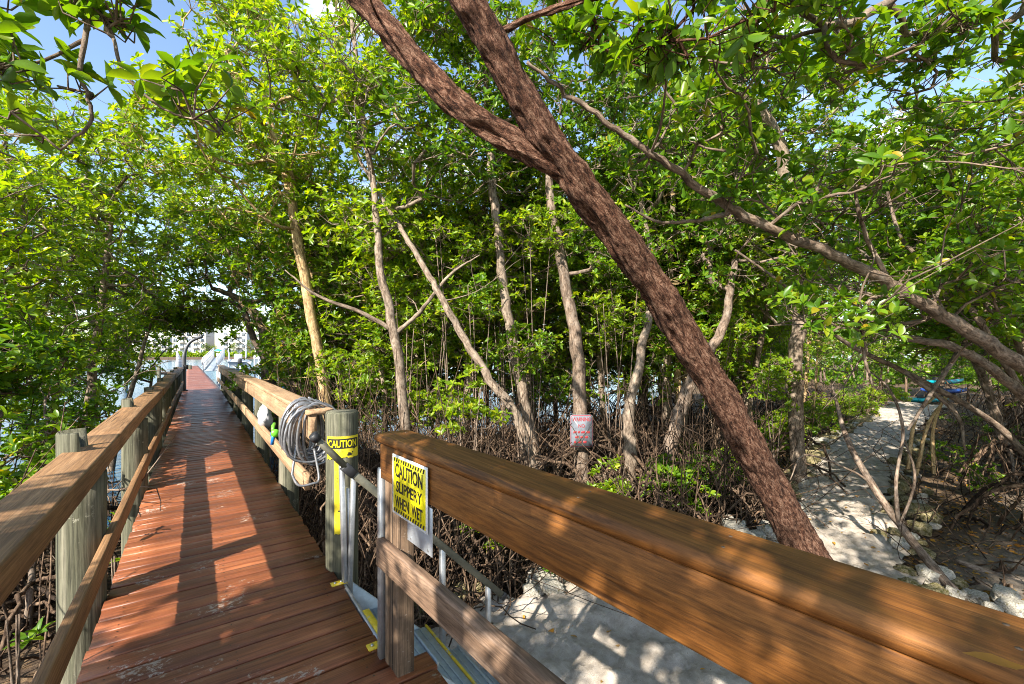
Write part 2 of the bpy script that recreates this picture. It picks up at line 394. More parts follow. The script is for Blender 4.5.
FOOT = [(x_, y_, a_) for x_, y_, a_ in zip(np.random.default_rng(6).uniform(1.2, 14, 330), np.random.default_rng(7).uniform(-1, 4.8, 330), np.random.default_rng(8).uniform(-.7, .9, 330))]
def sandz(x, y):
    z = height(x, y) + .10
    for i, (a, b, am, ph) in enumerate([(5.3, 2.1, .02, 0), (9.1, 7.7, .013, 1), (2.2, 11.3, .012, 2), (17, 13, .007, 3), (13, -19, .006, .5), (29, 23, .003, 1.5)]):
        z = z + am * np.sin(a * x + b * y + ph + 1.3 * np.sin(2.3 * y + i) + .9 * np.sin(3.1 * x - i))
    for fx, fy, fa in FOOT:
        dx, dy = x - fx, y - fy
        if z.ndim == 2:
            i0, i1 = np.searchsorted(x[:, 0], (fx - .3, fx + .3)); j0, j1 = np.searchsorted(y[0], (fy - .3, fy + .3)); sl_ = (slice(i0, i1), slice(j0, j1))
            if i1 <= i0 or j1 <= j0: continue
            dx, dy = dx[sl_], dy[sl_]
        u, w = dx * math.cos(fa) + dy * math.sin(fa), -dx * math.sin(fa) + dy * math.cos(fa); q = (u / .14) ** 2 + (w / .065) ** 2
        dz = -.035 * np.exp(-q ** 2) + .014 * np.exp(-(np.sqrt(q) - 1.35) ** 2 / .06)
        if z.ndim == 2: z[sl_] += dz
        else: z = z + dz
    return z + (np.random.default_rng(4).normal(0, .009, z.shape) if z.ndim == 2 else 0)
mb = MB(); st = .045; X = np.arange(.9, 31.2, st); Y = np.arange(-3, 8, st)
xx, yy = np.meshgrid(X, Y, indexing='ij')
jit = .10 * np.sin(5 * xx + 2 * np.sin(7 * yy)) + .06 * np.sin(17 * xx + 11 * yy)
keep = inpoly(xx[:-1, :-1] + st / 2, yy[:-1, :-1] + st / 2 + jit[:-1, :-1], SANDPOLY)
n = len(Y); ii, jj = np.nonzero(keep); base = ii * n + jj
v = np.stack([xx, yy, sandz(xx, yy)], -1).reshape(-1, 3); q = np.stack([base, base + n, base + n + 1, base + 1], -1)
used = np.unique(q); rm = np.zeros(len(v), int); rm[used] = np.arange(len(used))
mb.add(v[used], [rm[q]])
tag(mb.build('sand_path', M_sand, smooth=True), 'pale sand path winding from the boardwalk steps', 'path', kind='structure')
# ------------------------------------------------------------------ boardwalk
XL, XR = -.46, .78; YEND = 22.0
rg = np.random.default_rng(3)
root = thing('boardwalk', (.16, 0, 0), 'long reddish brown plank boardwalk running out towards the water', 'boardwalk')
mb = MB(); y = -1.6; k = 0
while y < 62:
    w = .1325; x0 = XL - rg.uniform(0, .012); x1 = XR + rg.uniform(0, .02)
    if y < 2.02: x1 = .97 + rg.uniform(-.01, .01)
    if y > YEND + 1: x0 -= .010 * (y - YEND - 1); x1 -= .018 * (y - YEND - 1)
    z = rg.normal(0, .0022); tl = rg.normal(0, .0015); yw = rg.normal(0, .0012)
    xs_ = np.linspace(x0, x1, 7); pts = np.stack([xs_, y + w / 2 + yw * (xs_ - .2) * 3, -.018 + z + tl * (xs_ - .2) + rg.normal(0, .0006, 7)], -1)
    sweep(mb, pts, rect(w, .036, .007, 2)); y += .1445; k += 1
nb = np.random.default_rng(12); ring = np.array([(math.cos(t), math.sin(t)) for t in np.linspace(0, 2 * PI, 8, endpoint=False)]) * .0042
y = -1.6
while y < 11:
    for x in (XL + .1, .16, XR - .1):
        for q_ in (.035, .1):
            cx_, cy_ = x + nb.normal(0, .006), y + q_ + nb.normal(0, .005); v = np.concatenate([ring + (cx_, cy_), ]); mb.add(np.concatenate([v, np.full((8, 1), .0045)], 1), [[list(range(8))]], 1)
    y += .1445
o = mb.build('deck', [M_deck, M_ink]); under(o, root)
mb = MB()
for x in (XL + .1, .16, XR - .1): sweep(mb, [(x, -1.6, -.16), (x, 10, -.16), (x, YEND + .5, -.16)], rect(.05, .24, .004))
for y in np.arange(1.0, 23, 2.73): sweep(mb, [(XL - .02, y, -.38), (XR + .02, y, -.38)], rect(.06, .2, .004))
sweep(mb, [(.12, YEND + .6, -.16), (-.1, 40, -.16), (-.32, 62, -.16)], rect(.5, .2, .004))
under(mb.build('joist', M_joist), root)
# piles
def pile(mb, x, y, top, r, notch=None, k=28, bot=-2.0, rng=rg):
    zs = np.array([bot, -1, -.3, 0, .3, .6, top - .012, top]); rr = np.full(8, r) * (1 + rng.normal(0, .012, 8)); rr[0] *= 1.05; rr[-1] = r * .94
    a = np.arange(k) * 2 * PI / k; wob = 1 + .02 * np.sin(3 * a + rng.uniform(0, 6)) + .012 * np.sin(7 * a)
    v = []
    for z, q in zip(zs, rr):
        v.append(np.stack([x + q * wob * np.cos(a), y + q * wob * np.sin(a), np.full(k, z)], -1))
    v = np.concatenate(v)
    if notch:   # saddle cut so that the top rail sits against the outer half
        side, xc, zc = notch
        top_ring = v[-2 * k:]
        s = (top_ring[:, 0] - xc) * side > 0
        top_ring[s, 2] = zc
        v[-2 * k:] = top_ring
    n = len(zs); i = np.arange(n - 1)[:, None] * k; j = np.arange(k)[None]; j2 = (j + 1) % k
    q = np.stack([i + j, i + j2, i + k + j2, i + k + j], -1).reshape(-1, 4)
    v = np.concatenate([v, [(x, y, top if not notch else notch[2])]]); jj = np.arange(k); e = (n - 1) * k
    mb.add(v, [q, np.stack([np.full(k, len(v) - 1), e + jj, e + (jj + 1) % k], -1)])
# left railing
lr = thing('railing', (-.6, 10, 0), 'long weathered brown railing along the left side of the boardwalk', 'railing')
PLY = [1.03, 3.78, 6.5, 9.2, 11.9, 14.6, 17.3, 20.0, 21.9]
for i, y in enumerate(PLY):
    mb = MB(); pile(mb, -.568 - .01 * (i % 2), y, (1.05 if i < 3 else .985) + .02 * math.sin(i * 2.1), .115, (1, -.575, .80))
    o = under(mb.build('pile', M_pile, smooth=False), lr)
def bend(y, a): return a * math.sin(y * .55) 
def wob(seg, x, z, amp=.008, n=14, sag=0):
    ys_ = np.linspace(seg[0], seg[1], n)
    return [(x + amp * math.sin(y * .8 + x), y, z + amp * .8 * math.sin(y * .6 + 2 * x) - sag * math.sin(PI * i / (n - 1))) for i, y in enumerate(ys_)]
for a, b, dz in ((-1.9, 4.32, 0.0), (4.326, 9.2, -.004), (9.206, 14.6, .003), (14.606, 22.0, -.002)):
    mb = MB(); sweep(mb, wob((a, b), -.562, .885 + dz), rect(.205, .125, .012, 3)); under(mb.build('top_rail', M_rail_left), lr)
for a, b in ((-1.9, 6.5), (6.506, 14.6), (14.606, 22.0)):
    mb = MB(); sweep(mb, wob((a, b), -.452, .345, .006), rect(.042, .135, .006, 2)); under(mb.build('middle_rail', M_rail_left), lr)
# right railing beyond the steps
rr_ = thing('railing', (.86, 10, 0), 'sunlit tan railing along the far right side of the boardwalk past the steps', 'railing')
for i, y in enumerate([5.9, 8.6, 11.3, 14.0, 16.7, 19.4, 21.7]):
    mb = MB(); pile(mb, .9, y, .93, .11); under(mb.build('pile', M_pile), rr_)
def lerp(a, b, t): return a + (b - a) * t
for a, b in ((4.1, 9.6), (9.606, 15.4), (15.406, 22.0)):
    ys_ = np.linspace(a, b, 12)
    f = lambda y: lerp(.87, .80, (y - 4) / 18)
    mb = MB(); sweep(mb, [(f(y), y, 1.035 - .05 * (y - 4) / 18 + .006 * math.sin(y * .9)) for y in ys_], rect(.225, .045, .012, 3)); under(mb.build('top_rail', M_rail_far), rr_)
    mb = MB(); sweep(mb, [(f(y) - .055, y + .01, .905 - .05 * (y - 4) / 18 + .004 * math.sin(y * .9)) for y in ys_], rect(.06, .205, .006, 2)); under(mb.build('rail_beam', M_rail_far), rr_)
    mb = MB(); sweep(mb, [(f(y) - .1, max(y, 4.0) , .44 + .006 * math.sin(y * .7)) for y in ys_], rect(.045, .14, .006, 2)); under(mb.build('middle_rail', M_rail_far), rr_)
# caution pile
cp = thing('mooring_pile', (.86, 3.36, 0), 'round grey green wooden pile with a worn yellow caution sticker beside the steps', 'wooden pile')
mb = MB(); pile(mb, .865, 3.36, 1.12, .112, None, 36); under(mb.build('pile_shaft', M_pile), cp)
# near right railing
def turned(seg, x, z): return [(p[0] + .06 * (2.2 - p[1]), p[1], p[2]) for p in wob(seg, x, z, .0025, 16)]
nr = thing('railing', (.85, 1, 0), 'thick honey brown railing in front with a rounded cap board', 'railing')
mb = MB(); sweep(mb, turned((2.22, -2.0), .82, 1.12), rect(.19, .046, .021, 5)); under(mb.build('top_rail', M_rail_near), nr)
for y_ in np.arange(-.3, 2.2, .405):
    for dx in (-.03, .035):
        mb = MB(); zt = 1.1425 + .0025 * .8 * math.sin(y_ * .6 + 2 * .82); xs0 = .82 + dx + .06 * (2.2 - y_); tube(mb, [(xs0, y_ + dx * .3, zt - .01), (xs0, y_ + dx * .3, zt + .0012)], .0042, 10); under(mb.build('screw', M_joist), nr)
mb = MB(); sweep(mb, turned((2.17, -2.0), .757, 1.012), rect(.042, .17, .006, 2)); under(mb.build('rail_beam', M_rail_near), nr)
mb = MB(); sweep(mb, turned((2.21, -2.0), .752, .548), rect(.042, .135, .006, 2)); under(mb.build('middle_rail', M_rail_mid), nr)
for (y0, z1) in ((2.10, 1.096), (-.6, 1.096)):
    mb = MB(); xo = .06 * (2.1 - y0)
    box(mb, (.822 + xo, y0 - .0, (z1 - 1.6) / 2), (.043, .055, (z1 + 1.6) / 2), .004)
    box(mb, (.820 + xo, y0 + .08, (z1 - 1.6) / 2 - .012), (.046, .022, (z1 + 1.6) / 2 - .012), .004)
    under(mb.build('post', M_post), nr)
# ------------------------------------------------------------------ lettering
def text_mesh(mb, s, size, origin, ux, uy, un, mat, squeeze=1.0, align='CENTER', thick=.0012, bold=.012, warp=None, fit=None):
    cu = bpy.data.curves.new('t', 'FONT'); cu.body = s; cu.size = 1; cu.align_x = align; cu.extrude = .01; cu.offset = bold; cu.resolution_u = 3
    ob = bpy.data.objects.new('t', cu); COL.objects.link(ob)
    dg = bpy.context.evaluated_depsgraph_get(); me = ob.evaluated_get(dg).to_mesh()
    v = np.array([tuple(p.co) for p in me.vertices]); fs = [list(p.vertices) for p in me.polygons]
    ob.evaluated_get(dg).to_mesh_clear(); bpy.data.objects.remove(ob); bpy.data.curves.remove(cu)
    w = np.ptp(v[:, 0]); sx = size * squeeze
    if fit: sx = fit / w
    loc = np.stack([v[:, 0] * sx, v[:, 1] * size, np.where(v[:, 2] > 0, thick, .0002)], -1)
    if warp: W = np.array([warp(*p) for p in loc])
    else: W = np.asarray(origin) + loc[:, 0:1] * np.asarray(ux) + loc[:, 1:2] * np.asarray(uy) + loc[:, 2:3] * np.asarray(un)
    by = {}
    for f in fs: by.setdefault(len(f), []).append(f)
    mb.add(W, list(by.values()), mat)
# yellow caution board on the near railing (faces the deck, -X)
sy0, sy1, sz0, sz1 = 1.66, 1.997, .835, 1.105
cb = thing('caution_sign', (.77, 1.92, .93), 'yellow caution slippery when wet sign fixed to the honey brown near railing', 'sign')
mb = MB(); box(mb, (.7325, (sy0 + sy1) / 2, (sz0 + sz1) / 2), (.002, (sy1 - sy0) / 2, (sz1 - sz0) / 2), .001); under(mb.build('panel', M_sign_white), cb)
mb = MB(); box(mb, (.730, (sy0 + sy1) / 2, (sz0 + sz1) / 2), (.0012, (sy1 - sy0) / 2 - .014, (sz1 - sz0) / 2 - .012), .0005); under(mb.build('face', M_sign_yellow), cb)
mb = MB(); ux, uy, un = (0, -1, 0), (0, 0, 1), (-1, 0, 0); xx0 = .7287; yc = (sy0 + sy1) / 2
text_mesh(mb, 'CAUTION', .085, (xx0, yc, 1.01), ux, uy, un, 0, fit=.265, bold=.02)
text_mesh(mb, 'SLIPPERY', .068, (xx0, yc, .943), ux, uy, un, 0, fit=.25, bold=.02)
text_mesh(mb, 'WHEN  WET', .068, (xx0, yc, .876), ux, uy, un, 0, fit=.265, bold=.02)
for zz in (1.0835, .8565):   # hatch bars
    for i in range(13):
        yb = sy1 - .027 - i * .0234
        mb.add([(xx0 - .0006, yb + .009, zz - .009), (xx0 - .0006, yb - .003, zz - .009), (xx0 - .0006, yb - .011, zz + .009), (xx0 - .0006, yb + .001, zz + .009)], [[[0, 1, 2, 3]]])
under(mb.build('lettering', M_ink), cb)
mp = thing('metal_plate', (.79, 1.77, .8), 'plain grey metal plate hanging behind the yellow slippery sign', 'metal plate')
mb = MB(); box(mb, (.7375, 1.70, .845), (.0015, .112, .098), .0008); under(mb.build('plate', M_plate), mp)
for yy_ in (1.62, 1.78):
    mb = MB(); box(mb, (.7355, yy_, .765), (.0012, .006, .006), .001); under(mb.build('bolt', M_galv), mp)
for r_, ox in ((cb, .010), (mp, .022)): r_.rotation_euler = (0, 0, .06); r_.location.x += ox; r_.location.z -= .022
mp.location.y += .055
# worn sticker wrapped round the pile
ws = thing('caution_sign', (.8, 3.26, .9), 'worn torn yellow caution sticker wrapped round the grey green pile', 'sign')
pcx, pcy, pr_ = .865, 3.36, .1165
fa = math.atan2(-3.36, -.865)
def cyl(u, v_, w): a = fa + u / pr_; return (pcx + (pr_ + w) * math.cos(a), pcy + (pr_ + w) * math.sin(a), v_)
mb = MB()
def patch(mb, u0, u1, z0, z1, w, n=14, m=1, jag=0):
    us = np.linspace(u0, u1, n); v = []
    for j in range(m + 1):
        for u in us: v.append(cyl(u, z0 + (z1 - z0) * j / m + (jag * rg.normal() if jag and j == 0 else 0), w))
    q = [[j * n + i, j * n + i + 1, (j + 1) * n + i + 1, (j + 1) * n + i] for j in range(m) for i in range(n - 1)]
    mb.add(v, [q])
patch(mb, -.12, .125, .80, .955, .0006, 24, 3, .006)
under(mb.build('face', M_sign_yellow_worn), ws)
mb = MB()
patch(mb, -.055, -.008, .27, .80, .0008, 6, 12, .004)
v = mb.v[-1]; v[:, 2] += 0; under(mb.build('torn_strip', M_sign_yellow_worn), ws)
mb = MB(); patch(mb, -.115, .12, .868, .938, .0011, 24, 1); under(mb.build('black_band', M_ink), ws)
mb = MB(); text_mesh(mb, 'CAUTION', .07, None, None, None, None, 0, fit=.205, thick=.0006, bold=.014, warp=lambda a, b, c: cyl(a, .879 + b, .0018 + c)); under(mb.build('lettering', M_sign_yellow), ws)
mb = MB()
for i in range(16):
    u = rg.uniform(-.02, .1); z = rg.uniform(.81, .862) if i < 10 else rg.uniform(.3, .8); u = u if i < 10 else rg.uniform(-.048, -.025)
    mb = MB(); patch(mb, u, u + rg.uniform(.008, .02), z, z + rg.uniform(.006, .014), .0016, 3, 1); under(mb.build('worn_mark', M_ink), ws)

# ------------------------------------------------------------------ metal steps with a hand rail
ms = thing('metal_steps', (1.4, 2.7, -1.25), 'steep galvanised metal steps with yellow edges going down to the sand', 'steps')
for i in range(4):
    x = 1.02 + .27 * i; z = -.26 - .26 * i
    mb = MB(); box(mb, (x, 2.72, z), (.105, .38, .015), .004)
    for gx in (-.06, -.02, .02, .06): box(mb, (x + gx, 2.72, z + .0165), (.006, .36, .003), .001)
    t = under(mb.build('tread', M_alu), ms)
    mb = MB(); box(mb, (x + .112, 2.72, z + .004), (.008, .382, .022), .003)
    e = mb.build('tread_edge', M_yellow_paint if i == 1 else M_alu); e.parent = t
for y in (2.325, 3.115):
    mb = MB(); dd = np.array([.707, 0, -.707]); uu = np.array([.707, 0, .707])
    box(mb, (1.4, y, -.66), (.89, .012, .075), .004, [dd, (0, 1, 0), uu]); under(mb.build('stringer', M_alu), ms)
mb = MB(); box(mb, (.805, 2.72, -.075), (.012, .40, .07), .003); under(mb.build('top_plate', M_galv), ms)
mb = MB(); box(mb, (.83, 2.50, -.06), (.02, .20, .06), .003); under(mb.build('painted_plate', M_yellow_paint), ms)
for y in (2.33, 3.10):
    mb = MB(); box(mb, (.775, y, .004), (.05, .028, .004), .002); box(mb, (.822, y, -.04), (.004, .028, .05), .002)
    br = under(mb.build('bracket', M_yellow_paint), ms)
    for x in (.75, .79):
        mb = MB(); tube(mb, [(x, y, .006), (x, y, .016)], .008, 6); b2 = mb.build('bolt', M_galv); b2.parent = br
hr = np.array([(.63, 3.06, .985), (.80, 3.06, .82), (.86, 3.06, .76)])
A0 = np.array([.62, 3.02, 1.0]); A1 = np.array([.83, 3.06, .76]); A2 = np.array([2.06, 3.06, -.46])
mb = MB(); tube(mb, [A0, A1], .022, 12); hp = under(mb.build('handrail_upper', M_rail_pipe), ms)
mb = MB(); tube(mb, [A0 + (A0 - A1) * .12, A0 + (A1 - A0) * .03], .03, 12); e = mb.build('end_cap', M_black); e.parent = hp
mb = MB(); dv = (A2 - A1) / np.linalg.norm(A2 - A1); L = np.linalg.norm(A2 - A1) / 2
box(mb, (A1 + A2) / 2, (L, .02, .026), .006, [dv, (0, 1, 0), np.cross(dv, (0, 1, 0))]); hl = under(mb.build('handrail', M_rail_pipe), ms)
mb = MB(); box(mb, A1, (.05, .026, .032), .006, [dv, (0, 1, 0), np.cross(dv, (0, 1, 0))]); e = mb.build('coupling', M_black); e.parent = hl; mb = MB(); box(mb, A2 + dv * .02, (.02, .024, .03), .004, [dv, (0, 1, 0), np.cross(dv, (0, 1, 0))])
e = mb.build('end_cap', M_black); e.parent = hl
def hz(x): return A1[2] + (x - A1[0]) * (A2[2] - A1[2]) / (A2[0] - A1[0])
for x, zb in ((1.52, -.85), (1.93, -1.32)):
    mb = MB(); box(mb, (x, 3.06, (hz(x) + zb) / 2), (.019, .019, (hz(x) - zb) / 2), .003); under(mb.build('rail_post', M_galv), ms)
for (xa, ya, xb, yb, zt) in ((.80, 3.13, .815, 3.09, .80), (.87, 3.09, .835, 3.08, .72), (.85, 3.15, .85, 3.11, .62)):
    mb = MB(); dv = np.array([xa - xb, ya - yb, zt + .1]); L = np.linalg.norm(dv); dv /= L; sd = np.cross(dv, (1, 0, 0)); sd /= np.linalg.norm(sd)
    box(mb, ((xa + xb) / 2, (ya + yb) / 2, (zt - .1) / 2), (.016, .022, L / 2), .005, [np.cross(sd, dv), sd, dv]); under(mb.build('newel_tube', M_galv), ms)
mb = MB(); box(mb, (.772, 2.24, .42), (.018, .022, .54), .005); under(mb.build('newel_tube', M_galv), ms)
# ------------------------------------------------------------------ hose coil, nozzle, jug
hs = thing('garden_hose', (.86, 4.35, .8), 'coiled silver grey hose hung over the end of the far right railing', 'hose')
mb = MB(); pts = []
for i in range(24):
    yb = 4.14 + .025 * i + rg.normal(0, .012); ph = rg.normal(0, .03); rx = .06 + .16 * rg.random() ** .6; rz = .21 + .085 * rg.random(); sh = .01 * i
    for a in np.linspace(0, 2 * PI, 22, endpoint=False):
        a2 = a + PI / 2
        x = .845 + ph + rx * math.cos(a2) * (1.0 + .25 * max(0, -math.sin(a2))); z = .835 + rz * math.sin(a2); z = min(z, 1.075 + .012 * (i % 3))
        pts.append((x - .0, yb + .032 * a / (2 * PI) + .02 * math.cos(a2), z))
tube(mb, pts, .0115, 7); under(mb.build('coil', M_hose, smooth=True), hs)
mb = MB(); tube(mb, spline([(.70, 4.2, .75), (.66, 4.14, .55), (.66, 4.12, .5), (.70, 4.08, .43), (.80, 4.07, .43), (.86, 4.1, .46), (.84, 4.2, .7)], 7), .011, 7); under(mb.build('loose_loop', M_hose, smooth=True), hs)
mb = MB(); c = np.array([.66, 5.35, .66])
tube(mb, [c, c + 1.0 * np.array((.0, -.06, .03)), c + 1.0 * np.array((.0, -.17, .05))], [.024, .032, .038], 10); tube(mb, [c + 1.0 * np.array((0, -.05, .02)), c + 1.0 * np.array((-.01, -.03, -.09))], [.022, .018], 8)
nz = under(mb.build('spray_nozzle', M_blue, smooth=True), hs)
mb = MB(); tube(mb, [c + 1.0 * np.array((-.01, -.075, .055)), c + 1.0 * np.array((0, -.02, .1)), c + 1.0 * np.array((.02, .03, .12))], [.016, .02, .016], 8); e = mb.build('collar', M_green, smooth=True); e.parent = nz; mb = MB(); tube(mb, [c + 1.0 * np.array((0, -.175, .05)), c + 1.0 * np.array((0, -.20, .052))], .042, 10); e = mb.build('trigger', M_green, smooth=True); e.parent = nz
jg = thing('plastic_bag', (.86, 7.4, .5), 'crumpled white plastic bag hanging on the right railing beyond the hose', 'plastic bag')
mb = MB(); rgj = np.random.default_rng(5); k = 16; zs = np.linspace(.86, .42, 9); rad = [.02, .05, .10, .13, .15, .155, .14, .1, .03]; v = []
for z, r in zip(zs, rad):
    for j in range(k):
        a = 2 * PI * j / k; q = r * (1 + rgj.normal(0, .16)); v.append((.80 + .6 * q * math.cos(a), 7.3 + q * 1.2 * math.sin(a), z + rgj.normal(0, .01)))
mb.add(v, [[[i * k + j, i * k + (j + 1) % k, (i + 1) * k + (j + 1) % k, (i + 1) * k + j] for i in range(8) for j in range(k)]]); under(mb.build('bag_body', M_jug), jg)
mb = MB(); tube(mb, spline([(.80, 7.26, .85), (.79, 7.28, .98), (.8, 7.34, .85)], 6), .006, 5); under(mb.build('handle', M_jug), jg)
# ------------------------------------------------------------------ trees
def norm(a): return a / (np.linalg.norm(a, axis=-1, keepdims=True) + 1e-9)
def batch_tubes(mb, Pn, R, k, ref, mat=0):
    """m polylines of n points at once: Pn (m,n,3), R (m,n), ref (m,3) a frame hint"""
    m, n, _ = Pn.shape
    d = norm(np.gradient(Pn, axis=1)); s = norm(ref[:, None] - d * (d * ref[:, None]).sum(-1, keepdims=True)); t = np.cross(d, s)
    a = np.arange(k) * 2 * PI / k
    v = Pn[:, :, None] + R[:, :, None, None] * (s[:, :, None] * np.cos(a)[None, None, :, None] + t[:, :, None] * np.sin(a)[None, None, :, None])
    b = (np.arange(m) * n * k)[:, None, None]; i = (np.arange(n - 1) * k)[None, :, None]; j = np.arange(k)[None, None]; j2 = (j + 1) % k
    q = np.stack([b + i + j, b + i + j2, b + i + k + j2, b + i + k + j], -1).reshape(-1, 4)
    mb.add(v.reshape(-1, 3), [q], mat)
HEX = (np.array([(0, 0, 0), (.24, .36, .07), (.52, .5, .1), (.8, .36, .04), (1, 0, -.10), (.8, -.36, .04), (.52, -.5, .1), (.24, -.36, .07)]), np.array([(0, 4, 3, 2, 1), (0, 7, 6, 5, 4)]), None)
NEAR = (np.array([(0, 0, 0), (.12, 0, .0), (.45, 0, -.02), (.78, 0, -.05), (1, 0, -.13), (.24, .34, .07), (.5, .5, .1), (.78, .36, .03), (.24, -.34, .07), (.5, -.5, .1), (.78, -.36, .03)]),
        np.array([(1, 2, 6, 5), (2, 3, 7, 6), (1, 8, 9, 2), (2, 9, 10, 3)]), np.array([(3, 4, 7), (3, 10, 4), (0, 1, 5), (0, 8, 1)]))
def leaves(mb, pos, axs, K, L, rng, tpl=HEX, width=.44, mat=0, lo=35, hi=95):
    m = len(pos); pos = np.repeat(pos, K, 0); axs = np.repeat(norm(axs), K, 0)
    ref = norm(rng.normal(0, 1, (m, 3))).repeat(K, 0); p1 = norm(np.cross(axs, ref)); p2 = np.cross(axs, p1)
    az = np.tile(np.arange(K) * 2.4, m) + rng.normal(0, .25, m * K); el = np.radians(rng.uniform(lo, hi, m * K))
    out = p1 * np.cos(az)[:, None] + p2 * np.sin(az)[:, None]
    d = axs * np.cos(el)[:, None] + out * np.sin(el)[:, None]; d[:, 2] -= .12; d = norm(d)
    nrm = norm(axs * np.sin(el)[:, None] - out * np.cos(el)[:, None] + rng.normal(0, .33, (m * K, 3)))
    nrm = norm(nrm - d * (nrm * d).sum(-1, keepdims=True)); sd = np.cross(nrm, d)
    ln = L * rng.uniform(.45, 1.15, m * K)
    T, Q, Tr = tpl; wd = width * ln * rng.uniform(.75, 1.2, m * K)
    v = pos[:, None] + d[:, None] * (T[None, :, 0:1] * ln[:, None, None]) + sd[:, None] * (T[None, :, 1:2] * wd[:, None, None]) + nrm[:, None] * (T[None, :, 2:3] * ln[:, None, None])
    off = (np.arange(m * K) * len(T))[:, None, None]
    mb.add(v.reshape(-1, 3), [(Q[None] + off).reshape(-1, Q.shape[1])] + ([(Tr[None] + off).reshape(-1, 3)] if Tr is not None else []), mat)
def arcs(mb, p0, p1, hgt, rad, k, rng, n=9, mat=0):
    """prop roots: arch from p0 (high) to p1 (ground)"""
    m = len(p0); t = np.linspace(0, 1, n)[None, :, None]
    mid = (p0 + p1) / 2; mid[:, 2] = np.maximum(p0[:, 2], p1[:, 2]) + hgt
    mid[:, :2] += (p1 - p0)[:, :2] * rng.uniform(.0, .3, (m, 1)) + rng.normal(0, .08, (m, 2))
    pts = (1 - t) ** 2 * p0[:, None] + 2 * t * (1 - t) * mid[:, None] + t * t * p1[:, None]
    w = rng.normal(0, .022, (m, n, 3)); w[:, 0] = 0; pts = pts + w
    dr = p1 - p0; ref = norm(np.cross(dr, np.tile([[0, 0, 1.]], (m, 1))) + 1e-4)
    R = rad[:, None] * np.linspace(1.15, .85, n)[None]
    batch_tubes(mb, pts, R, k, ref, mat)
def tree(name, label, cat, trunks, crown, seed, lm=None, bm=None, leaf=.135, ros=7, K=7, rc=.42, group=None, roots=0, tpl=HEX, rtip=.0075, frac=.4, gap=-.2, rootspan=1.0, tk=10, lump=.03, dens=1.0, ridge=0, bare=9):
    """trunks: list of (points, radii); the first starts on the ground. crown: list of (centre, radii, clumps)"""
    rng = np.random.default_rng(seed); lm = lm or M_leaf; bm = bm or M_bark_dark
    base = np.array(trunks[0][0][0], float)
    root = thing(name, tuple(base), label, cat, group)
    NP_, PA, RR, EL = [], [], [], []; paths = []
    def add(parent, pts, rad, ok=None):
        ids = [] if parent is None else [parent]
        for i, p in enumerate(pts):
            NP_.append(np.array(p, float)); PA.append(ids[-1] if ids else -1); RR.append(rad[i] if rad is not None else 0); EL.append(True if ok is None else ok[i]); ids.append(len(NP_) - 1)
        paths.append((ids, rad is not None)); return ids
    wb = MB()
    for ti, (tp, tr) in enumerate(trunks):
        m = 22 if ridge and ti < 2 else 7; sp = spline(tp, m); rr = np.interp(np.linspace(0, len(tp) - 1, len(sp)), np.arange(len(tp)), tr)
        sp[1:-1] += rng.normal(0, .012, (len(sp) - 2, 3)) * min(1.0, rr.mean() * 12) * (m == 7) * (ridge == 0)
        if ti == 0 and roots == 0: rr[:12] *= np.linspace(1.25, 1, 12)
        ok = np.linspace(0, 1, len(sp)) >= (frac if ti == 0 else .12)
        add(None, sp, rr, ok)
        tube(wb, sp, rr, tk if ti < 3 else 10, lump, rng, ridge=ridge if ti < 3 else 0)
    cl = []
    for c, r, nc in crown:
        c = np.array(c, float); r = np.array(r, float); got = 0; tries = 0
        while got < nc * dens and tries < nc * 12:
            tries += 1
            u = rng.normal(0, 1, 3); u /= np.linalg.norm(u); p = c + r * u * rng.random() ** .42
            if mnoise.noise(Vector(p * .75 + seed * 3.1)) < gap: continue
            if p[2] < -1.1: continue
            cl.append(p); got += 1
    cl = np.array(cl); tn = np.array([NP_[i] for i in range(len(NP_)) if EL[i]])
    dd = np.linalg.norm(cl[:, None] - tn[None], axis=2).min(1)
    rp, rx = [], []; tw = []; cnt_leaf = []
    for ci in np.argsort(dd):
        c = cl[ci]; A = np.array(NP_); ok = np.array(EL)
        cost = np.linalg.norm(A - c, axis=1) + .7 * np.maximum(0, A[:, 2] - c[2] + .1) + (~ok) * 99
        b = int(cost.argmin()); L = np.linalg.norm(A[b] - c); ns = max(2, int(L / .3))
        t = np.linspace(0, 1, ns + 1)[1:, None]; off = rng.normal(0, .10 * L, 3); off[2] -= .06 * L
        pts = A[b] + (c - A[b]) * t + off * (4 * t * (1 - t)) * .8 + rng.normal(0, .022, (ns, 3)) * (t < 1)
        ids = add(b, pts, None); cnt_leaf.append(ids[-1])
        for _ in range(ros):
            o = rng.normal(0, 1, 3); o = o / np.linalg.norm(o) * rc * rng.random() ** .5; o[2] = o[2] * .6 + .05
            p = c + o; s0 = NP_[ids[-1] if rng.random() < .6 else ids[max(0, len(ids) - 2)]]
            tw.append((s0, (s0 + p) / 2 + rng.normal(0, .03, 3) - np.array([0, 0, .03]), p)); rp.append(p)
            rx.append(norm(o) * .75 + np.array([0, 0, .75]) + rng.normal(0, .25, 3))
    cnt = np.zeros(len(NP_))
    for i in cnt_leaf: cnt[i] += 1
    for i in range(len(NP_) - 1, -1, -1):
        if PA[i] >= 0: cnt[PA[i]] += cnt[i]
    AR = np.array(RR, float)
    for ids, fixed in paths:
        if fixed: continue
        pts = np.array([NP_[i] for i in ids]); r = rtip * np.maximum(cnt[ids], 1) ** .5
        r[0] = min(r[0], r[1] * 1.15); r = np.minimum(r, .85 * max(AR[ids[0]], .012)); AR[ids[1:]] = r[1:]; tube(wb, pts, r, 5 if r.max() < .03 else 7, .03, rng, cap=False)
    el_ = [i for i in range(len(NP_)) if EL[i] and NP_[i][2] > base[2] + 1.2]
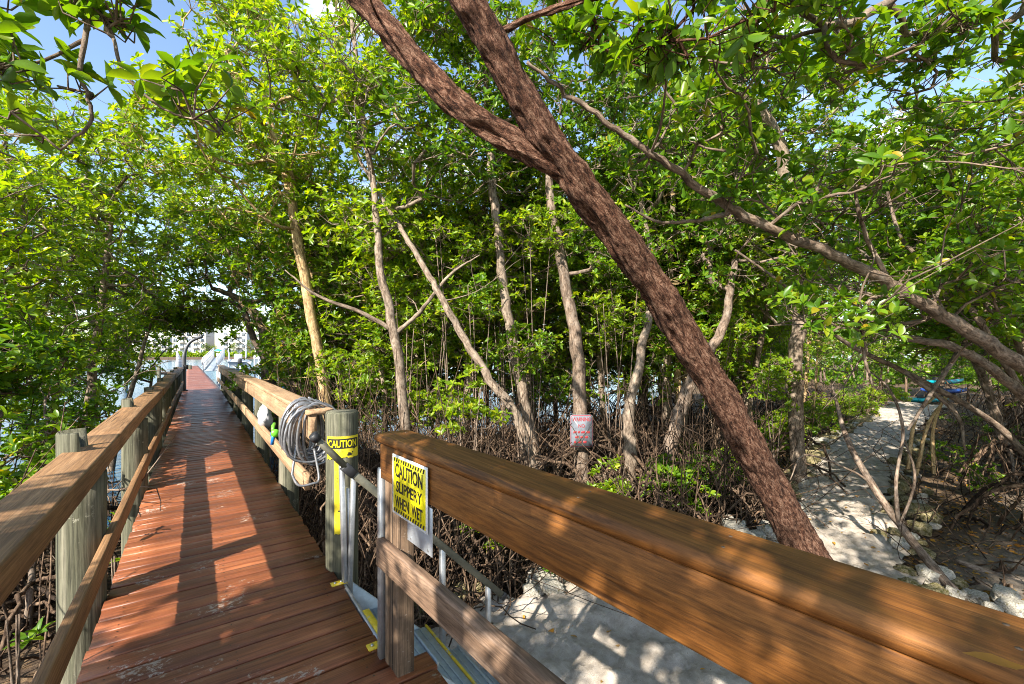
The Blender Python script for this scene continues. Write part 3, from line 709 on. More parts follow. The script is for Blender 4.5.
    for _ in range(bare if el_ else 0):      # leafless, crooked side branches
        p = NP_[el_[rng.integers(len(el_))]].copy(); az_ = rng.uniform(0, 6.28); d = np.array([math.cos(az_), math.sin(az_), rng.normal(.25, .45)]); L = rng.uniform(.6, 1.9); m_ = 8; pp = [p.copy()]
        for q in range(m_):
            d = norm(d + rng.normal(0, .22, 3)); p = p + d * L / m_; pp.append(p.copy())
        r_ = rng.uniform(.008, .016); tube(wb, pp, np.linspace(r_, .0025, m_ + 1), 5, 0, rng, cap=False)
        for q in (3, 5):
            d2 = norm(d + rng.normal(0, .6, 3)); tube(wb, [pp[q], pp[q] + d2 * L * .16 + rng.normal(0, .02, 3), pp[q] + d2 * L * .34], [r_ * .55, r_ * .4, .002], 4, 0, rng, cap=False)
    tw = np.array(tw); batch_tubes(wb, tw, np.tile([[.0055, .0042, .003]], (len(tw), 1)), 3, norm(rng.normal(0, 1, (len(tw), 3))))
    under(wb.build('trunk', bm, smooth=True), root)
    lb = MB(); leaves(lb, np.array(rp), np.array(rx), K, leaf, rng, tpl)
    under(lb.build('crown', lm), root)
    if roots:
        rb = MB(); h0 = rng.uniform(.15, 1.25, roots); ang = rng.uniform(0, 2 * PI, roots)
        tp = np.array(trunks[0][0]); zz = base[2] + h0
        p0 = np.stack([np.interp(zz, tp[:, 2], tp[:, 0]), np.interp(zz, tp[:, 2], tp[:, 1]), zz], -1)
        sp = rng.uniform(.35, 1, roots) * rootspan * (.5 + h0)
        p1 = p0 + np.stack([np.cos(ang) * sp, np.sin(ang) * sp, 0 * sp], -1); p1[:, 2] = height(p1[:, 0], p1[:, 1]) - .05
        arcs(rb, p0, p1, rng.uniform(.0, .25, roots), rng.uniform(.013, .03, roots), 6, rng)
        tag(under(rb.build('prop_roots', M_root, smooth=True), root), kind='stuff')
    return root
def gz(x, y): return float(height(x, y)) - .05
def trunk_px(pix, rpx, basez=None):
    """pix: (px,py,d) from the base up, rpx: on-screen width in pixels -> points and radii"""
    pts = [P(*p) for p in pix]
    pts[0][2] = gz(pts[0][0], pts[0][1]) if basez is None else basez
    return pts, [w * p[2] / F / 2 for w, p in zip(rpx, pix)]
# -- the big leaning tree
bt, br_ = trunk_px([(826, 600, 5.3), (803, 548, 5.2), (762, 470, 4.8), (703, 365, 4.3), (648, 280, 3.9), (597, 208, 3.55), (556, 160, 3.35)], [44, 34, 30, 29, 29, 31, 36])
b1, r1 = [P(*p) for p in [(565, 168, 3.37), (545, 140, 3.3), (522, 100, 3.2), (492, 45, 3.05), (455, -25, 2.9), (420, -110, 2.8), (400, -240, 2.9)]], [.116, .106, .097, .09, .083, .074, .05]
b2_, r2 = [P(*p) for p in [(580, 186, 3.46), (526, 150, 3.35), (470, 115, 3.3), (420, 65, 3.25), (370, 8, 3.2), (315, -60, 3.2), (250, -150, 3.3)]], [.05, .086, .084, .08, .075, .066, .05]
b3, r3 = [P(*p) for p in [(500, 30, 3.1), (560, 8, 3.0), (620, -12, 2.8), (680, -10, 2.6), (720, -20, 2.5)]], [.02, .016, .014, .011, .008]
tree('mangrove_tree', 'big leaning tree with rough reddish brown bark and a forked trunk crossing the middle', 'tree',
     [(bt[:-1] + b1[1:], br_[:-1] + r1[1:]), (b2_, r2), (b3, r3)],
     [(P(665, 20, 2.55), (.6, .5, .2), 12), (P(590, 20, 3.4), (.5, .5, .35), 10), (P(420, -190, 3.2), (1.3, 1.2, .8), 40), (P(520, -120, 3.6), (.9, 1.0, .6), 24), (P(760, 10, 2.9), (.5, .6, .35), 9)],
     11, M_leaf, M_bark_big, .12, 7, 7, .28, tpl=NEAR, frac=.7, tk=56, lump=.022, gap=-.5, ridge=.05, bare=4)
# -- the thin trunks in the middle
def mid(label, pix, w, crown, seed, lm=None, bm=None, extra=(), **kw):
    t = [trunk_px(pix, w)]
    for ex in extra: t.append(([P(*p) for p in ex[0]], [q * p[2] / F / 2 for q, p in zip(ex[1], ex[0])]))
    kw.setdefault('roots', 26); kw.setdefault('dens', 1.15); kw.setdefault('bare', 16)
    return tree('mangrove_tree', label, 'tree', t, crown, seed, lm, bm, **kw)
mid('slender mangrove with a golden sunlit trunk just behind the right boardwalk railing', [(333, 480, 9.3), (325, 395, 9.3), (312, 320, 9.3), (300, 252, 9.3), (285, 170, 9.3), (262, 95, 9.2)], [11, 11, 10, 10, 8, 5],
    [(P(245, 150, 9.0), (2.1, 1.9, 1.6), 150), (P(290, 40, 9.6), (2.2, 1.8, 1.6), 120)], 21, M_leaf_bright, M_bark_gold)
mid('pale straight mangrove trunk with bare forking side branches left of the middle', [(412, 470, 7.4), (405, 415, 7.4), (393, 330, 7.4), (380, 265, 7.5), (375, 200, 7.6), (362, 110, 7.8), (352, 20, 8)], [11, 10.5, 9.5, 8, 6.5, 5.5, 4],
    [(P(350, 90, 7.8), (1.8, 1.7, 1.4), 100), (P(430, 30, 8.2), (1.4, 1.4, 1.0), 45), (P(355, 225, 8.2), (1.2, 1.2, .8), 40)], 22, M_leaf_bright, M_bark_pale,
    extra=[([(393, 330, 7.4), (360, 312, 7.3), (318, 296, 7.2), (285, 270, 7.2)], [5, 4, 3, 1]), ([(394, 335, 7.4), (420, 312, 7.5), (450, 275, 7.6), (480, 255, 7.7)], [5, 4, 3, 1])])
mid('pale mangrove trunk slanting up to the left in front of the root tangle', [(548, 490, 7.0), (520, 425, 7.0), (490, 380, 7.0), (462, 335, 7.1), (436, 288, 7.3), (415, 252, 7.4), (393, 216, 7.6), (368, 176, 7.9), (340, 120, 8.3)], [12, 10.5, 8.5, 7.5, 6.5, 5.5, 4.5, 3.5, 2],
    [(P(420, 140, 7.9), (1.5, 1.6, 1.2), 60), (P(470, 60, 8.4), (1.6, 1.5, 1.0), 45)], 23, M_leaf, M_bark_pale)
mid('straight spotted grey mangrove trunk rising behind the slanting pale one', [(545, 480, 8.6), (524, 400, 8.6), (508, 320, 8.6), (500, 250, 8.6), (491, 170, 8.7), (486, 90, 8.8), (480, 10, 9)], [12, 11, 10, 9, 8, 6, 4],
    [(P(500, 60, 8.9), (1.8, 1.8, 1.5), 85), (P(540, 175, 9.4), (1.2, 1.3, .9), 35)], 24, M_leaf, M_bark_pale)
signtree = mid('dark mangrove trunk carrying the small red and white warning sign', [(578, 500, 8.4), (581, 440, 8.4), (577, 350, 8.5), (566, 285, 8.6), (553, 215, 8.8), (545, 130, 9)], [16, 15, 13, 11, 9, 6],
    [(P(560, 110, 9.2), (1.9, 1.8, 1.6), 85), (P(610, 250, 9.3), (1.3, 1.2, 1.0), 40)], 25, M_leaf, M_bark_dark)
mid('short crooked brown trunk slanting right beside the big leaning tree', [(655, 500, 8.2), (672, 440, 8.2), (690, 385, 8.3), (722, 330, 8.5), (735, 260, 8.8)], [15, 14, 13, 9, 6],
    [(P(740, 230, 9.0), (1.8, 1.7, 1.4), 75)], 26, M_leaf, M_bark_dark)
mid('knobbly pale brown stem standing just right of the warning sign', [(628, 505, 7.8), (631, 460, 7.8), (628, 415, 7.9), (640, 360, 8.2), (652, 280, 8.8), (640, 190, 9.2)], [13, 13, 11, 9, 7, 5],
    [(P(650, 150, 9.4), (1.7, 1.7, 1.5), 75)], 27, M_leaf, M_bark_pale)
# dark trees leaning over the boardwalk far ahead
mid('dark leaning tree at the right of the boardwalk arching over its far end', [(276, 395, 13.6), (268, 360, 13.6), (262, 325, 13.5), (240, 300, 13.3), (212, 288, 13)], [14, 13, 10, 7, 4],
    [(P(215, 245, 13.3), (2.8, 2.0, 1.7), 105), (P(190, 160, 14), (2.4, 2.0, 2.0), 100), (P(195, 308, 13.5), (1.6, 1.4, .4), 50), (P(165, 326, 13), (1.1, .9, .35), 34), (P(222, 322, 14), (.9, 1.0, .35), 26), (P(195, 322, 13.5), (.9, .8, .2), 14), (P(300, 240, 13.6), (1.6, 1.8, 1.6), 60)], 31, M_leaf_bright, M_bark_dark, extra=[([(268, 365, 13.6), (252, 335, 13.5), (243, 310, 13.4), (225, 300, 13.2)], [7, 6, 5, 3])])
mid('dark twin stemmed mangrove with arching branches behind the golden trunk', [(300, 410, 12), (294, 360, 12), (282, 315, 12), (262, 285, 11.8), (235, 268, 11.6)], [11, 11, 9, 7, 4],
    [(P(330, 260, 12), (1.6, 1.6, 1.5), 60), (P(270, 225, 11.6), (1.8, 1.7, 1.2), 60)], 32, M_leaf_bright, M_bark_dark, extra=[([(296, 370, 12), (318, 320, 12.1), (335, 270, 12.2)], [8, 6, 4])])
# left of the boardwalk
def at(label, x, y, hgt, lean, r, crown, seed, lm=None, bm=None, **kw):
    z = gz(x, y); lx, ly = lean
    pts = [(x, y, z), (x + .15 * lx, y + .15 * ly, z + .25 * hgt), (x + .45 * lx, y + .45 * ly, z + .55 * hgt), (x + lx, y + ly, z + hgt)]
    kw.setdefault('roots', 24); kw.setdefault('frac', .22)
    return tree('mangrove_tree', label, 'tree', [(pts, [r, r * .9, r * .75, r * .45])], crown, seed, lm, bm, **kw)
at('leafy young mangrove with glossy low leaves beside the left railing', -1.95, 7.1, 2.3, (.1, .5), .045, [((-1.95, 7.5, .55), (.85, 1.1, 1.0), 75), ((-2.3, 8.6, 1.2), (.9, 1.2, 1.0), 60)], 41, M_leaf, M_bark_dark, rc=.3, ros=8)
at('leafy mangrove with big shiny leaves close behind the first left pile', -1.4, 6.5, 2.2, (.0, .8), .035, [((-1.36, 6.6, .2), (.32, .6, .5), 22), ((-1.35, 8.0, .5), (.45, .9, .75), 36)], 40, M_leaf, M_bark_dark, rc=.28, ros=6, tpl=NEAR, leaf=.11)
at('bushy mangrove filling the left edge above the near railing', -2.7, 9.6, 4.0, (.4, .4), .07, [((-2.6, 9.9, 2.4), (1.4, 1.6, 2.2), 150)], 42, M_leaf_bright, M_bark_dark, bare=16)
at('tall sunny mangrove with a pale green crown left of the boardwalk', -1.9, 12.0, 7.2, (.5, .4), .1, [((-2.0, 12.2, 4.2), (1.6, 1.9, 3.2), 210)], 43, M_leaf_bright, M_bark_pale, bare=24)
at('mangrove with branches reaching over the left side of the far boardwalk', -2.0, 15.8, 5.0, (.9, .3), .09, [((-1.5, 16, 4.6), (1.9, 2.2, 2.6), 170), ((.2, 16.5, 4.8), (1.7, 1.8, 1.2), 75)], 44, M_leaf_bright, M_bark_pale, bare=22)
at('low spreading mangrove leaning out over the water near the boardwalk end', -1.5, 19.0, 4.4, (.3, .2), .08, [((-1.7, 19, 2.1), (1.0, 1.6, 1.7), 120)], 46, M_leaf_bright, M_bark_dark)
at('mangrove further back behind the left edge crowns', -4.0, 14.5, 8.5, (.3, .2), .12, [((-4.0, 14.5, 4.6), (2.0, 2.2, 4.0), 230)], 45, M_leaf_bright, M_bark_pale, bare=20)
# near tree out of the frame on the left whose branch hangs into the top corner, and whose crown shades the near planks
hb = [P(*p) for p in [(-330, -190, 2.0), (-120, -130, 2.0), (30, -60, 2.0), (86, 5, 1.95), (80, 70, 1.9), (92, 118, 1.9), (60, 150, 1.85)]]
hc = [P(*p) for p in [(70, -30, 1.98), (110, 30, 1.95), (125, 75, 1.92), (170, 112, 1.95), (212, 122, 1.98)]]
hd = [P(*p) for p in [(84, 40, 1.92), (40, 62, 1.9), (8, 60, 1.85), (-40, 70, 1.8)]]
x, y = -3.4, -.6
tree('mangrove_tree', 'near mangrove whose dark leafy branch hangs into the top left corner', 'tree',
     [([(x, y, gz(x, y)), (x + .1, y + .1, .6), (x + .5, y + .4, 2.4), (x + 1.2, y + .9, 4.2), (x + 1.8, y + 1.2, 5.4)], [.14, .12, .1, .08, .05]),
      ([(x + .8, y + .6, 3.2), (x + 1.2, y + 1.2, 3.6)] + hb, [.05, .04, .025, .018, .013, .011, .009, .007, .004]), (hc, [.009, .008, .006, .005, .003]), (hd, [.008, .006, .005, .003])],
     [(P(125, 35, 1.95), (.26, .24, .2), 5), (P(200, 105, 1.98), (.12, .14, .1), 3), (P(40, 105, 1.9), (.24, .22, .14), 4), (P(5, 50, 1.9), (.16, .2, .16), 3), (P(60, -40, 2.0), (.4, .3, .12), 5),
      ((-2.6, .2, 4.6), (1.6, 1.6, 1.1), 120), ((-4.2, .75, 3.1), (1.2, .95, .9), 130), ((-3.3, .9, 2.7), (1.0, .75, .6), 110), ((-2.6, -.3, 2.6), (.9, .9, .6), 60), ((-2.0, .9, 1.75), (.45, .35, .3), 26), ((-1.9, -.3, 3.3), (.9, 1.3, .5), 70)],
     51, M_leaf, M_bark_dark, .112, 5, 6, .19, tpl=NEAR, frac=.5, rtip=.005, gap=-.6)
# -- right-hand canopy
lb_ = [P(*p) for p in [(1330, 640, 5.6), (1190, 470, 5.1), (1085, 400, 4.8), (1024, 366, 4.6), (960, 325, 4.4), (900, 290, 4.2), (840, 258, 4.0), (775, 230, 3.85), (730, 207, 3.75), (660, 160, 3.6), (610, 125, 3.5), (560, 88, 3.4), (527, 62, 3.3)]]
lb_[0][2] = gz(lb_[0][0], lb_[0][1])
tree('mangrove_tree', 'long lichen spotted bough sweeping from the right edge up to the forked tree', 'tree',
     [(lb_, [.12, .10, .085, .074, .062, .054, .047, .041, .037, .028, .022, .017, .012]),
      ([P(*p) for p in [(735, 211, 3.77), (700, 220, 3.75), (660, 222, 3.7), (625, 205, 3.65)]], [.022, .016, .012, .007]),
      ([P(*p) for p in [(893, 288, 4.2), (870, 245, 4.1), (857, 205, 4.0), (856, 180, 4.0)]], [.026, .02, .016, .01]),
      ([P(*p) for p in [(905, 294, 4.2), (870, 300, 4.1), (862, 340, 4.05), (872, 385, 4.0)]], [.024, .02, .015, .009])],
     [(P(800, 195, 3.9), (.9, .9, .4), 30), (P(930, 250, 4.2), (.8, .9, .5), 26), (P(700, 150, 3.8), (.6, .7, .35), 16), (P(830, 320, 4.3), (.7, .7, .3), 12)],
     61, M_leaf, M_bark_dark, .115, 6, 7, .26, tpl=NEAR, frac=.3, gap=-.4, rtip=.006, bare=22)
bo = [P(*p) for p in [(1180, 620, 6.2), (1110, 480, 5.9), (1024, 395, 5.6), (960, 350, 5.4), (900, 335, 5.4), (850, 300, 5.5), (800, 262, 5.6)]]
bo[0][2] = gz(bo[0][0], bo[0][1])
tree('mangrove_tree', 'dark crooked mangrove leaning in low from the right edge over the sand path', 'tree',
     [(bo, [.10, .08, .062, .05, .04, .03, .012]), ([P(*p) for p in [(1024, 395, 5.6), (985, 330, 5.5), (955, 290, 5.5), (900, 235, 5.6), (880, 150, 5.8)]], [.045, .036, .03, .022, .012]),
      ([P(*p) for p in [(960, 350, 5.4), (930, 395, 5.2), (908, 430, 5.1)]], [.03, .02, .012])],
     [(P(880, 170, 5.8), (1.3, 1.2, .8), 50), (P(980, 230, 5.6), (.9, 1.0, .7), 45), (P(800, 240, 5.8), (.8, .9, .5), 30), ((7.2, 1.3, 2.5), (1.3, 1.0, .8), 70), (P(930, 330, 6.2), (1.0, .8, .4), 26)],
     62, M_leaf, M_bark_dark, .11, 7, 7, .33, frac=.3, bare=26)
top = [P(*p) for p in [(1260, 620, 4.6), (1200, 300, 4.2), (1110, 80, 3.6), (1040, 0, 3.3), (985, -40, 3.2), (900, -5, 3.1), (845, 25, 3.05), (800, 10, 3.0), (770, -30, 3.0)]]
top[0][2] = gz(top[0][0], top[0][1])
tree('mangrove_tree', 'smooth grey branch dipping across the top right corner', 'tree',
     [(top, [.13, .11, .09, .07, .05, .032, .026, .018, .01]), ([P(*p) for p in [(850, 25, 3.05), (800, 35, 3.1), (745, 62, 3.15), (700, 60, 3.2)]], [.016, .014, .011, .006])],
     [(P(930, 40, 3.3), (.8, .8, .4), 24), (P(800, 60, 3.3), (.6, .6, .3), 13), (P(1010, 110, 3.5), (.6, .6, .5), 18), (P(860, -60, 3.4), (.9, .9, .4), 18)],
     63, M_leaf, M_bark_dark, .115, 6, 7, .25, tpl=NEAR, frac=.35, gap=-.4, rtip=.006)
mid('pale mottled trunk reaching up through the upper right canopy', [(800, 440, 9.2), (795, 380, 9.2), (800, 300, 9.1), (790, 220, 9.0), (778, 140, 8.8), (742, 92, 8.6), (700, 60, 8.5)], [14, 13, 13, 12, 12, 10, 6],
    [(P(770, 90, 8.8), (1.9, 1.8, 1.3), 95), (P(860, 180, 9), (1.4, 1.4, 1.0), 45)], 64, M_leaf, M_bark_pale, roots=9)
at('many branched mangrove spreading low over the rocks right of the sand path', 10.2, .6, 5.2, (-.6, .9), .09, [((9.6, 1.6, 3.0), (1.9, 1.5, 1.3), 130), ((10.5, 2.6, 4.6), (2.0, 1.6, 1.2), 110)], 66, M_leaf, M_bark_dark, bare=26)
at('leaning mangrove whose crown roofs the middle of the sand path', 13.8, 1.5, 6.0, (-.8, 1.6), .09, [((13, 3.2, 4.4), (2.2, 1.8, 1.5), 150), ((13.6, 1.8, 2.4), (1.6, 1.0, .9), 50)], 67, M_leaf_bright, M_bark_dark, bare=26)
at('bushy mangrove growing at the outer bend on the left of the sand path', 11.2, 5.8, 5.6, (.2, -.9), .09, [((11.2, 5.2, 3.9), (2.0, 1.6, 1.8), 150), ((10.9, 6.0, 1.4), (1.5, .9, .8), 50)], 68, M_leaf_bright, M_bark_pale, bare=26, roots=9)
at('slim mangrove crown closing the top of the view right of the leaning fork', 9.2, 6.6, 7.5, (-.8, -.8), .1, [((8.4, 6, 6.6), (2.2, 1.9, 1.6), 150)], 69, M_leaf, M_bark_pale)
mid('dark mangrove standing behind the bend of the sand path', [(742, 452, 11.5), (744, 400, 11.5), (748, 330, 11.4), (752, 250, 11.2), (760, 160, 11)], [11, 11, 10, 8, 5],
    [(P(760, 190, 11.2), (2.2, 2.0, 2.0), 110)], 65, M_leaf_bright, M_bark_dark, roots=9)
# -- repeats that only fill the thicket
proto = []
for s in range(5):
    rg_ = np.random.default_rng(100 + s); h = 6.6 + .7 * s; lx, ly = rg_.normal(0, .5, 2)
    pts = [(0, 0, 0), (.2 * lx, .2 * ly, .3 * h), (.6 * lx, .1 * ly, .6 * h), (lx, ly, h)]
    t = tree('mangrove_tree', 'x', 'tree', [(pts, [.085, .075, .06, .03]), ([(.2 * lx, .2 * ly, .3 * h), (-.4 * lx + .3, .6 * ly, .5 * h), (-lx, -ly + .3, .75 * h)], [.05, .04, .02])],
             [((lx * .5, ly * .5, h * .78), (2.2, 2.2, 2.4), 175), ((0, 0, h * .42), (1.9, 1.9, 1.5), 70)], 200 + s, [M_leaf, M_leaf_bright, M_leaf_bright, M_leaf, M_leaf_bright][s], [M_bark_dark, M_bark_pale, M_bark_dark, M_bark_gold, M_bark_dark][s], roots=22, frac=.2, ros=8)
    proto.append(t)
used = set()
def place(i, x, y, rz, sc, label, group):
    src = proto[i]
    if i not in used: used.add(i); r = src
    else:
        r = src.copy(); COL.objects.link(r)
        for ch in list(src.children):
            c = ch.copy(); COL.objects.link(c); c.parent = r
    r.location = (x, y, gz(x, y)); r.rotation_euler = (0, 0, rz); r.scale = (sc, sc, sc)
    tag(r, label, 'tree', group)
rs = np.random.default_rng(77)
back = []
for px, d in [(345, 12.5), (380, 10.5), (420, 12), (475, 13), (520, 11.5), (560, 13), (600, 11.2), (645, 12.6), (680, 10.4), (705, 13.2), (330, 15.5), (400, 15), (500, 15.5), (590, 15.8), (660, 16), (350, 18), (455, 10.5), (545, 11), (400, 11.2), (440, 18), (540, 18.5), (630, 18.5), (300, 16.5), (320, 11.6)]:
    p = P(px + rs.uniform(-12, 12), 352, d); back.append((p[0], p[1], 'one of the thin mangroves massed behind the root tangle in the middle', 'mangroves behind the root tangle'))
for x, y in [(12.6, 7.2), (15.5, 8.2), (19, 8.8), (22.5, 9.6), (26, 10.2), (17, 11), (21, 12), (13.6, 9.8), (10.4, 8.2), (29.5, 11), (33, 9.5), (34.5, 6.5), (12, 12), (15, 14), (24, 13.5), (28, 14.5), (37, 10), (9.6, 6.4)]:
    back.append((x, y, 'one of the mangroves growing along the far left side of the sand path', 'mangroves left of the sand path'))
for x, y in [(12.5, .2), (15.5, 1.0), (19, 1.6), (23, 2.4), (27, 3.0), (31.5, 3.6), (14, -2.4), (18, -1.6), (23, -.6), (10.2, -1.2), (35, 4.6), (9.0, -3.2), (37, 1.5), (33, -.5), (28, -2.5), (12, -4.5)]:
    back.append((x, y, 'one of the mangroves growing along the right side of the sand path', 'mangroves right of the sand path'))
for x, y in [(-5.5, 11.5), (-6.5, 15.0), (-3.6, 18.5)]:
    back.append((x, y, 'one of the mangroves at the back of the left hand thicket', 'mangroves at the back on the left'))
for n_, (x, y, l, g) in enumerate(back): place(n_ % 5, x, y, rs.uniform(0, 6.28), rs.uniform(.82, 1.12), l, g)
# trees standing behind the camera, whose crowns dapple the steps and the sand
for n_, (x, y, cr) in enumerate([(.9, -3.6, [((.6, -1.4, 4.6), (1.6, 1.2, .8), 60), ((2.2, -1.2, 4.2), (1.3, 1.2, .7), 48)]), (4.2, -2.6, [((4.4, -.9, 3.9), (1.4, 1.1, .8), 60), ((3.0, -2, 4.6), (1.5, 1.3, .7), 40)]), (-4.6, -3.6, [((-2.2, -2.2, 4.4), (1.8, 1.4, .9), 70)])]):
    zt = 3.6; c0 = np.array(cr[0][0])
    tree('mangrove_tree', 'one of the mangroves standing behind the viewpoint that shade the sand', 'tree', [([(x, y, gz(x, y)), (x + .1, y + .2, .8), (.5 * (x + c0[0]), .5 * (y + c0[1]), 2.8), (c0[0], c0[1], 4.2)], [.1, .09, .07, .04])], cr, 400 + n_, M_leaf, M_bark_dark, .11, 8, 7, .4, 'mangroves behind the viewpoint', gap=-.05)
mb = MB(); rw = np.random.default_rng(41); n = 9500
pxw = rw.uniform(640, 1500, n); dw = rw.uniform(36, 60, n); ww = (pxw - CX) * dw / F
pw = np.stack([ww * CS + dw * SN, -ww * SN + dw * CS, -1.2 + 11 * rw.random(n) ** 1.25 * (.75 + .25 * np.sin(pxw * .05))], -1)
pw = pw[pw[:, 1] < 30]
leaves(mb, pw, rw.normal(0, 1, (len(pw), 3)) + np.array([0, 0, .8]), 8, .42, rw, HEX, .5)
tk_ = rw.choice(len(pw), 260); q0 = pw[tk_].copy(); q0[:, 2] = -1.3; q1 = pw[tk_]; q2 = (q0 + q1) / 2 + rw.normal(0, .3, (260, 3))
mb2 = MB(); batch_tubes(mb2, np.stack([q0, q2, q1], 1), np.tile([[.1, .07, .03]], (260, 1)), 5, norm(rw.normal(0, 1, (260, 3))))
wd = tag(mb.build('distant_woods', M_leaf), 'distant green woods closing the view beyond the end of the sand path', 'woods', kind='stuff')
ob_ = mb2.build('trunks', M_bark_dark, wd); tag(ob_, kind='stuff')
# -- shrubs and seedlings
def shrub(label, p, r, n, seed, lm, leaf=.085, ros=6, group=None, name='shrub', cat='shrub', rc=.16, K=7, tpl=HEX, up=None):
    p = np.array(p, float); p[2] = gz(p[0], p[1]); rg_ = np.random.default_rng(seed); t = []
    for i in range(3):
        q_ = (up or r[2] * .85) + .6 * r[2]; a = rg_.uniform(0, 6.28); t.append(([p, p + (np.cos(a) * .15 * r[0], np.sin(a) * .15 * r[0], .5 * q_), p + (np.cos(a) * .4 * r[0], np.sin(a) * .4 * r[0], q_)], [.012, .01, .006]))
    return tree(name, label, cat, t, [(p + (0, 0, up or r[2] * .85), r, n)], seed, lm, M_bark_dark, leaf, ros, K, rc, group, frac=.2, rtip=.003, gap=-.6, tk=6, tpl=tpl, bare=0)
shrub('low bright green bush at the foot of the big leaning tree', G(708, 505), (.85, .6, .5), 60, 71, M_leaf, up=.62)
shrub('yellow green leafy sapling catching the sun behind the near railing', P(465, 440, 6.0), (.6, .5, .5), 16, 72, M_leaf_bright, .11, 5, up=2.2)
for i, (px, py, d, r, n, lab) in enumerate([(352, 372, 9.0, .8, 26, 'bright leafy sapling low behind the sunlit tan railing'), (432, 318, 8.4, .8, 26, 'bright sapling crown between the two pale left hand trunks'), (522, 352, 8.2, .75, 24, 'leafy sapling just left of the sign trunk at head height'), (612, 322, 8.8, .9, 30, 'bright sapling to the right of the sign trunk'), (716, 345, 9.4, .9, 30, 'green sapling showing right of the big leaning trunk'), (478, 300, 7.6, .6, 16, 'small sapling crossing the slanting pale trunk'), (300, 345, 11.0, 1.0, 34, 'leafy sapling beside the arching dark trees over the boardwalk'), (775, 385, 9.0, .8, 26, 'green sapling left of the bend in the path'), (560, 395, 9.6, .6, 14, 'little green sapling above the roots by the warning sign'), (452, 245, 8.3, .9, 30, 'tall bright sapling between the slanting and the straight pale trunks'), (535, 235, 8.7, .9, 30, 'tall sapling crown just left of the sign trunk top'), (625, 255, 8.9, .9, 30, 'tall sapling crown between the sign trunk and the big leaning tree'), (405, 290, 8.6, .8, 26, 'tall sapling behind the pale trunk with bare side branches'), (505, 300, 9.2, .9, 30, 'leafy sapling behind the straight spotted grey trunk')]):
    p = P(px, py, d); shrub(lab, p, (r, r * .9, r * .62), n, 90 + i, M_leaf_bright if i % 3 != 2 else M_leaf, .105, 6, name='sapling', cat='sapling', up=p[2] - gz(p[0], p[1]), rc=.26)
shrub('small leafy seedling at the bottom left under the railing', P(18, 640, 3.1), (.14, .14, .75), 2, 73, M_leaf, .11, 3, name='seedling', cat='seedling', rc=.08, K=6, tpl=NEAR)
shrub('tiny seedling poking up beside the left middle rail', P(118, 545, 3.6), (.1, .1, .9), 2, 74, M_leaf_bright, .1, 2, name='seedling', cat='seedling', rc=.06, K=6, tpl=NEAR)
for i, (px, py, r, n) in enumerate([(795, 440, .8, 30), (835, 420, 1.0, 36), (868, 405, 1.1, 34)]):
    shrub(['dense green shrub nearest the bend on the left of the path', 'dense green shrub midway along the left of the path', 'dense green shrub at the far left end of the path'][i], G(px, py), (r, r, .55 + .1 * i), n * 2, 75 + i, M_leaf_bright if i == 1 else M_leaf, .085, up=.6)
for i, (px, py, r, n, up_, lab) in enumerate([(752, 470, .7, 40, .5, 'green ground shrub right behind the trunk of the big leaning tree'), (778, 452, .9, 50, .6, 'green shrub where the left edge of the path starts to bend'), (690, 492, .6, 34, .5, 'small green bush left of the leaning trunk base'), (812, 436, 1.0, 50, .6, 'wide green shrub above the mossy rocks left of the path'), (885, 408, 1.0, 36, .6, 'last green shrub before the kayaks on the left of the path'), (856, 418, .9, 40, .5, 'low green shrub with rocks in front halfway along the path')]):
    shrub(lab, G(px, py), (r * 1.15, r * .9, .5), int(n * 1.4), 130 + i, M_leaf_bright, .11, 6, up=up_)
for i, (px, d, r, n, up_, lab) in enumerate([(672, 7.0, .55, 36, .75, 'dark green bush crowding the left side of the leaning trunk'), (612, 7.2, .4, 18, .8, 'small green shoots among the roots right of the warning sign'), (500, 5.6, .35, 14, .75, 'little green shoots among the roots left of the sign trunk'), (560, 5.2, .3, 10, .5, 'tiny green plant at the sand edge below the near railing'), (440, 8.0, .6, 26, 1.9, 'leafy bush at head height behind the caution pile')]):
    p = P(px, 400, d); shrub(lab, p, (r, r, r * .8), n, 160 + i, M_leaf if i in (0, 3) else M_leaf_bright, .10, 6, up=up_)
for i, (px, d, r) in enumerate([(905, 29, 1.2), (985, 28, 1.3), (945, 30, 1.2)]):
    p = P(px, 400, d); shrub(['dark bush to the left of the kayak rack', 'dark bush to the right of the kayak rack', 'dark bush directly behind the kayak rack'][i], p, (r, r, .8), 60, 170 + i, M_leaf, .13, 6, up=.9 + .5 * (i == 2))
for i, (px, py, r, n) in enumerate([(950, 470, .55, 14), (985, 505, .4, 9), (1010, 450, .7, 18), (965, 432, .6, 14)]):
    shrub(['loose green shrub right of the path among the rocks', 'sparse little shrub in the dry ground at the right', 'green shrub under the boughs at the right edge', 'pale green shrub beside the far right of the path'][i], G(px, py), (r, r, .4), n, 80 + i, M_leaf, .08)
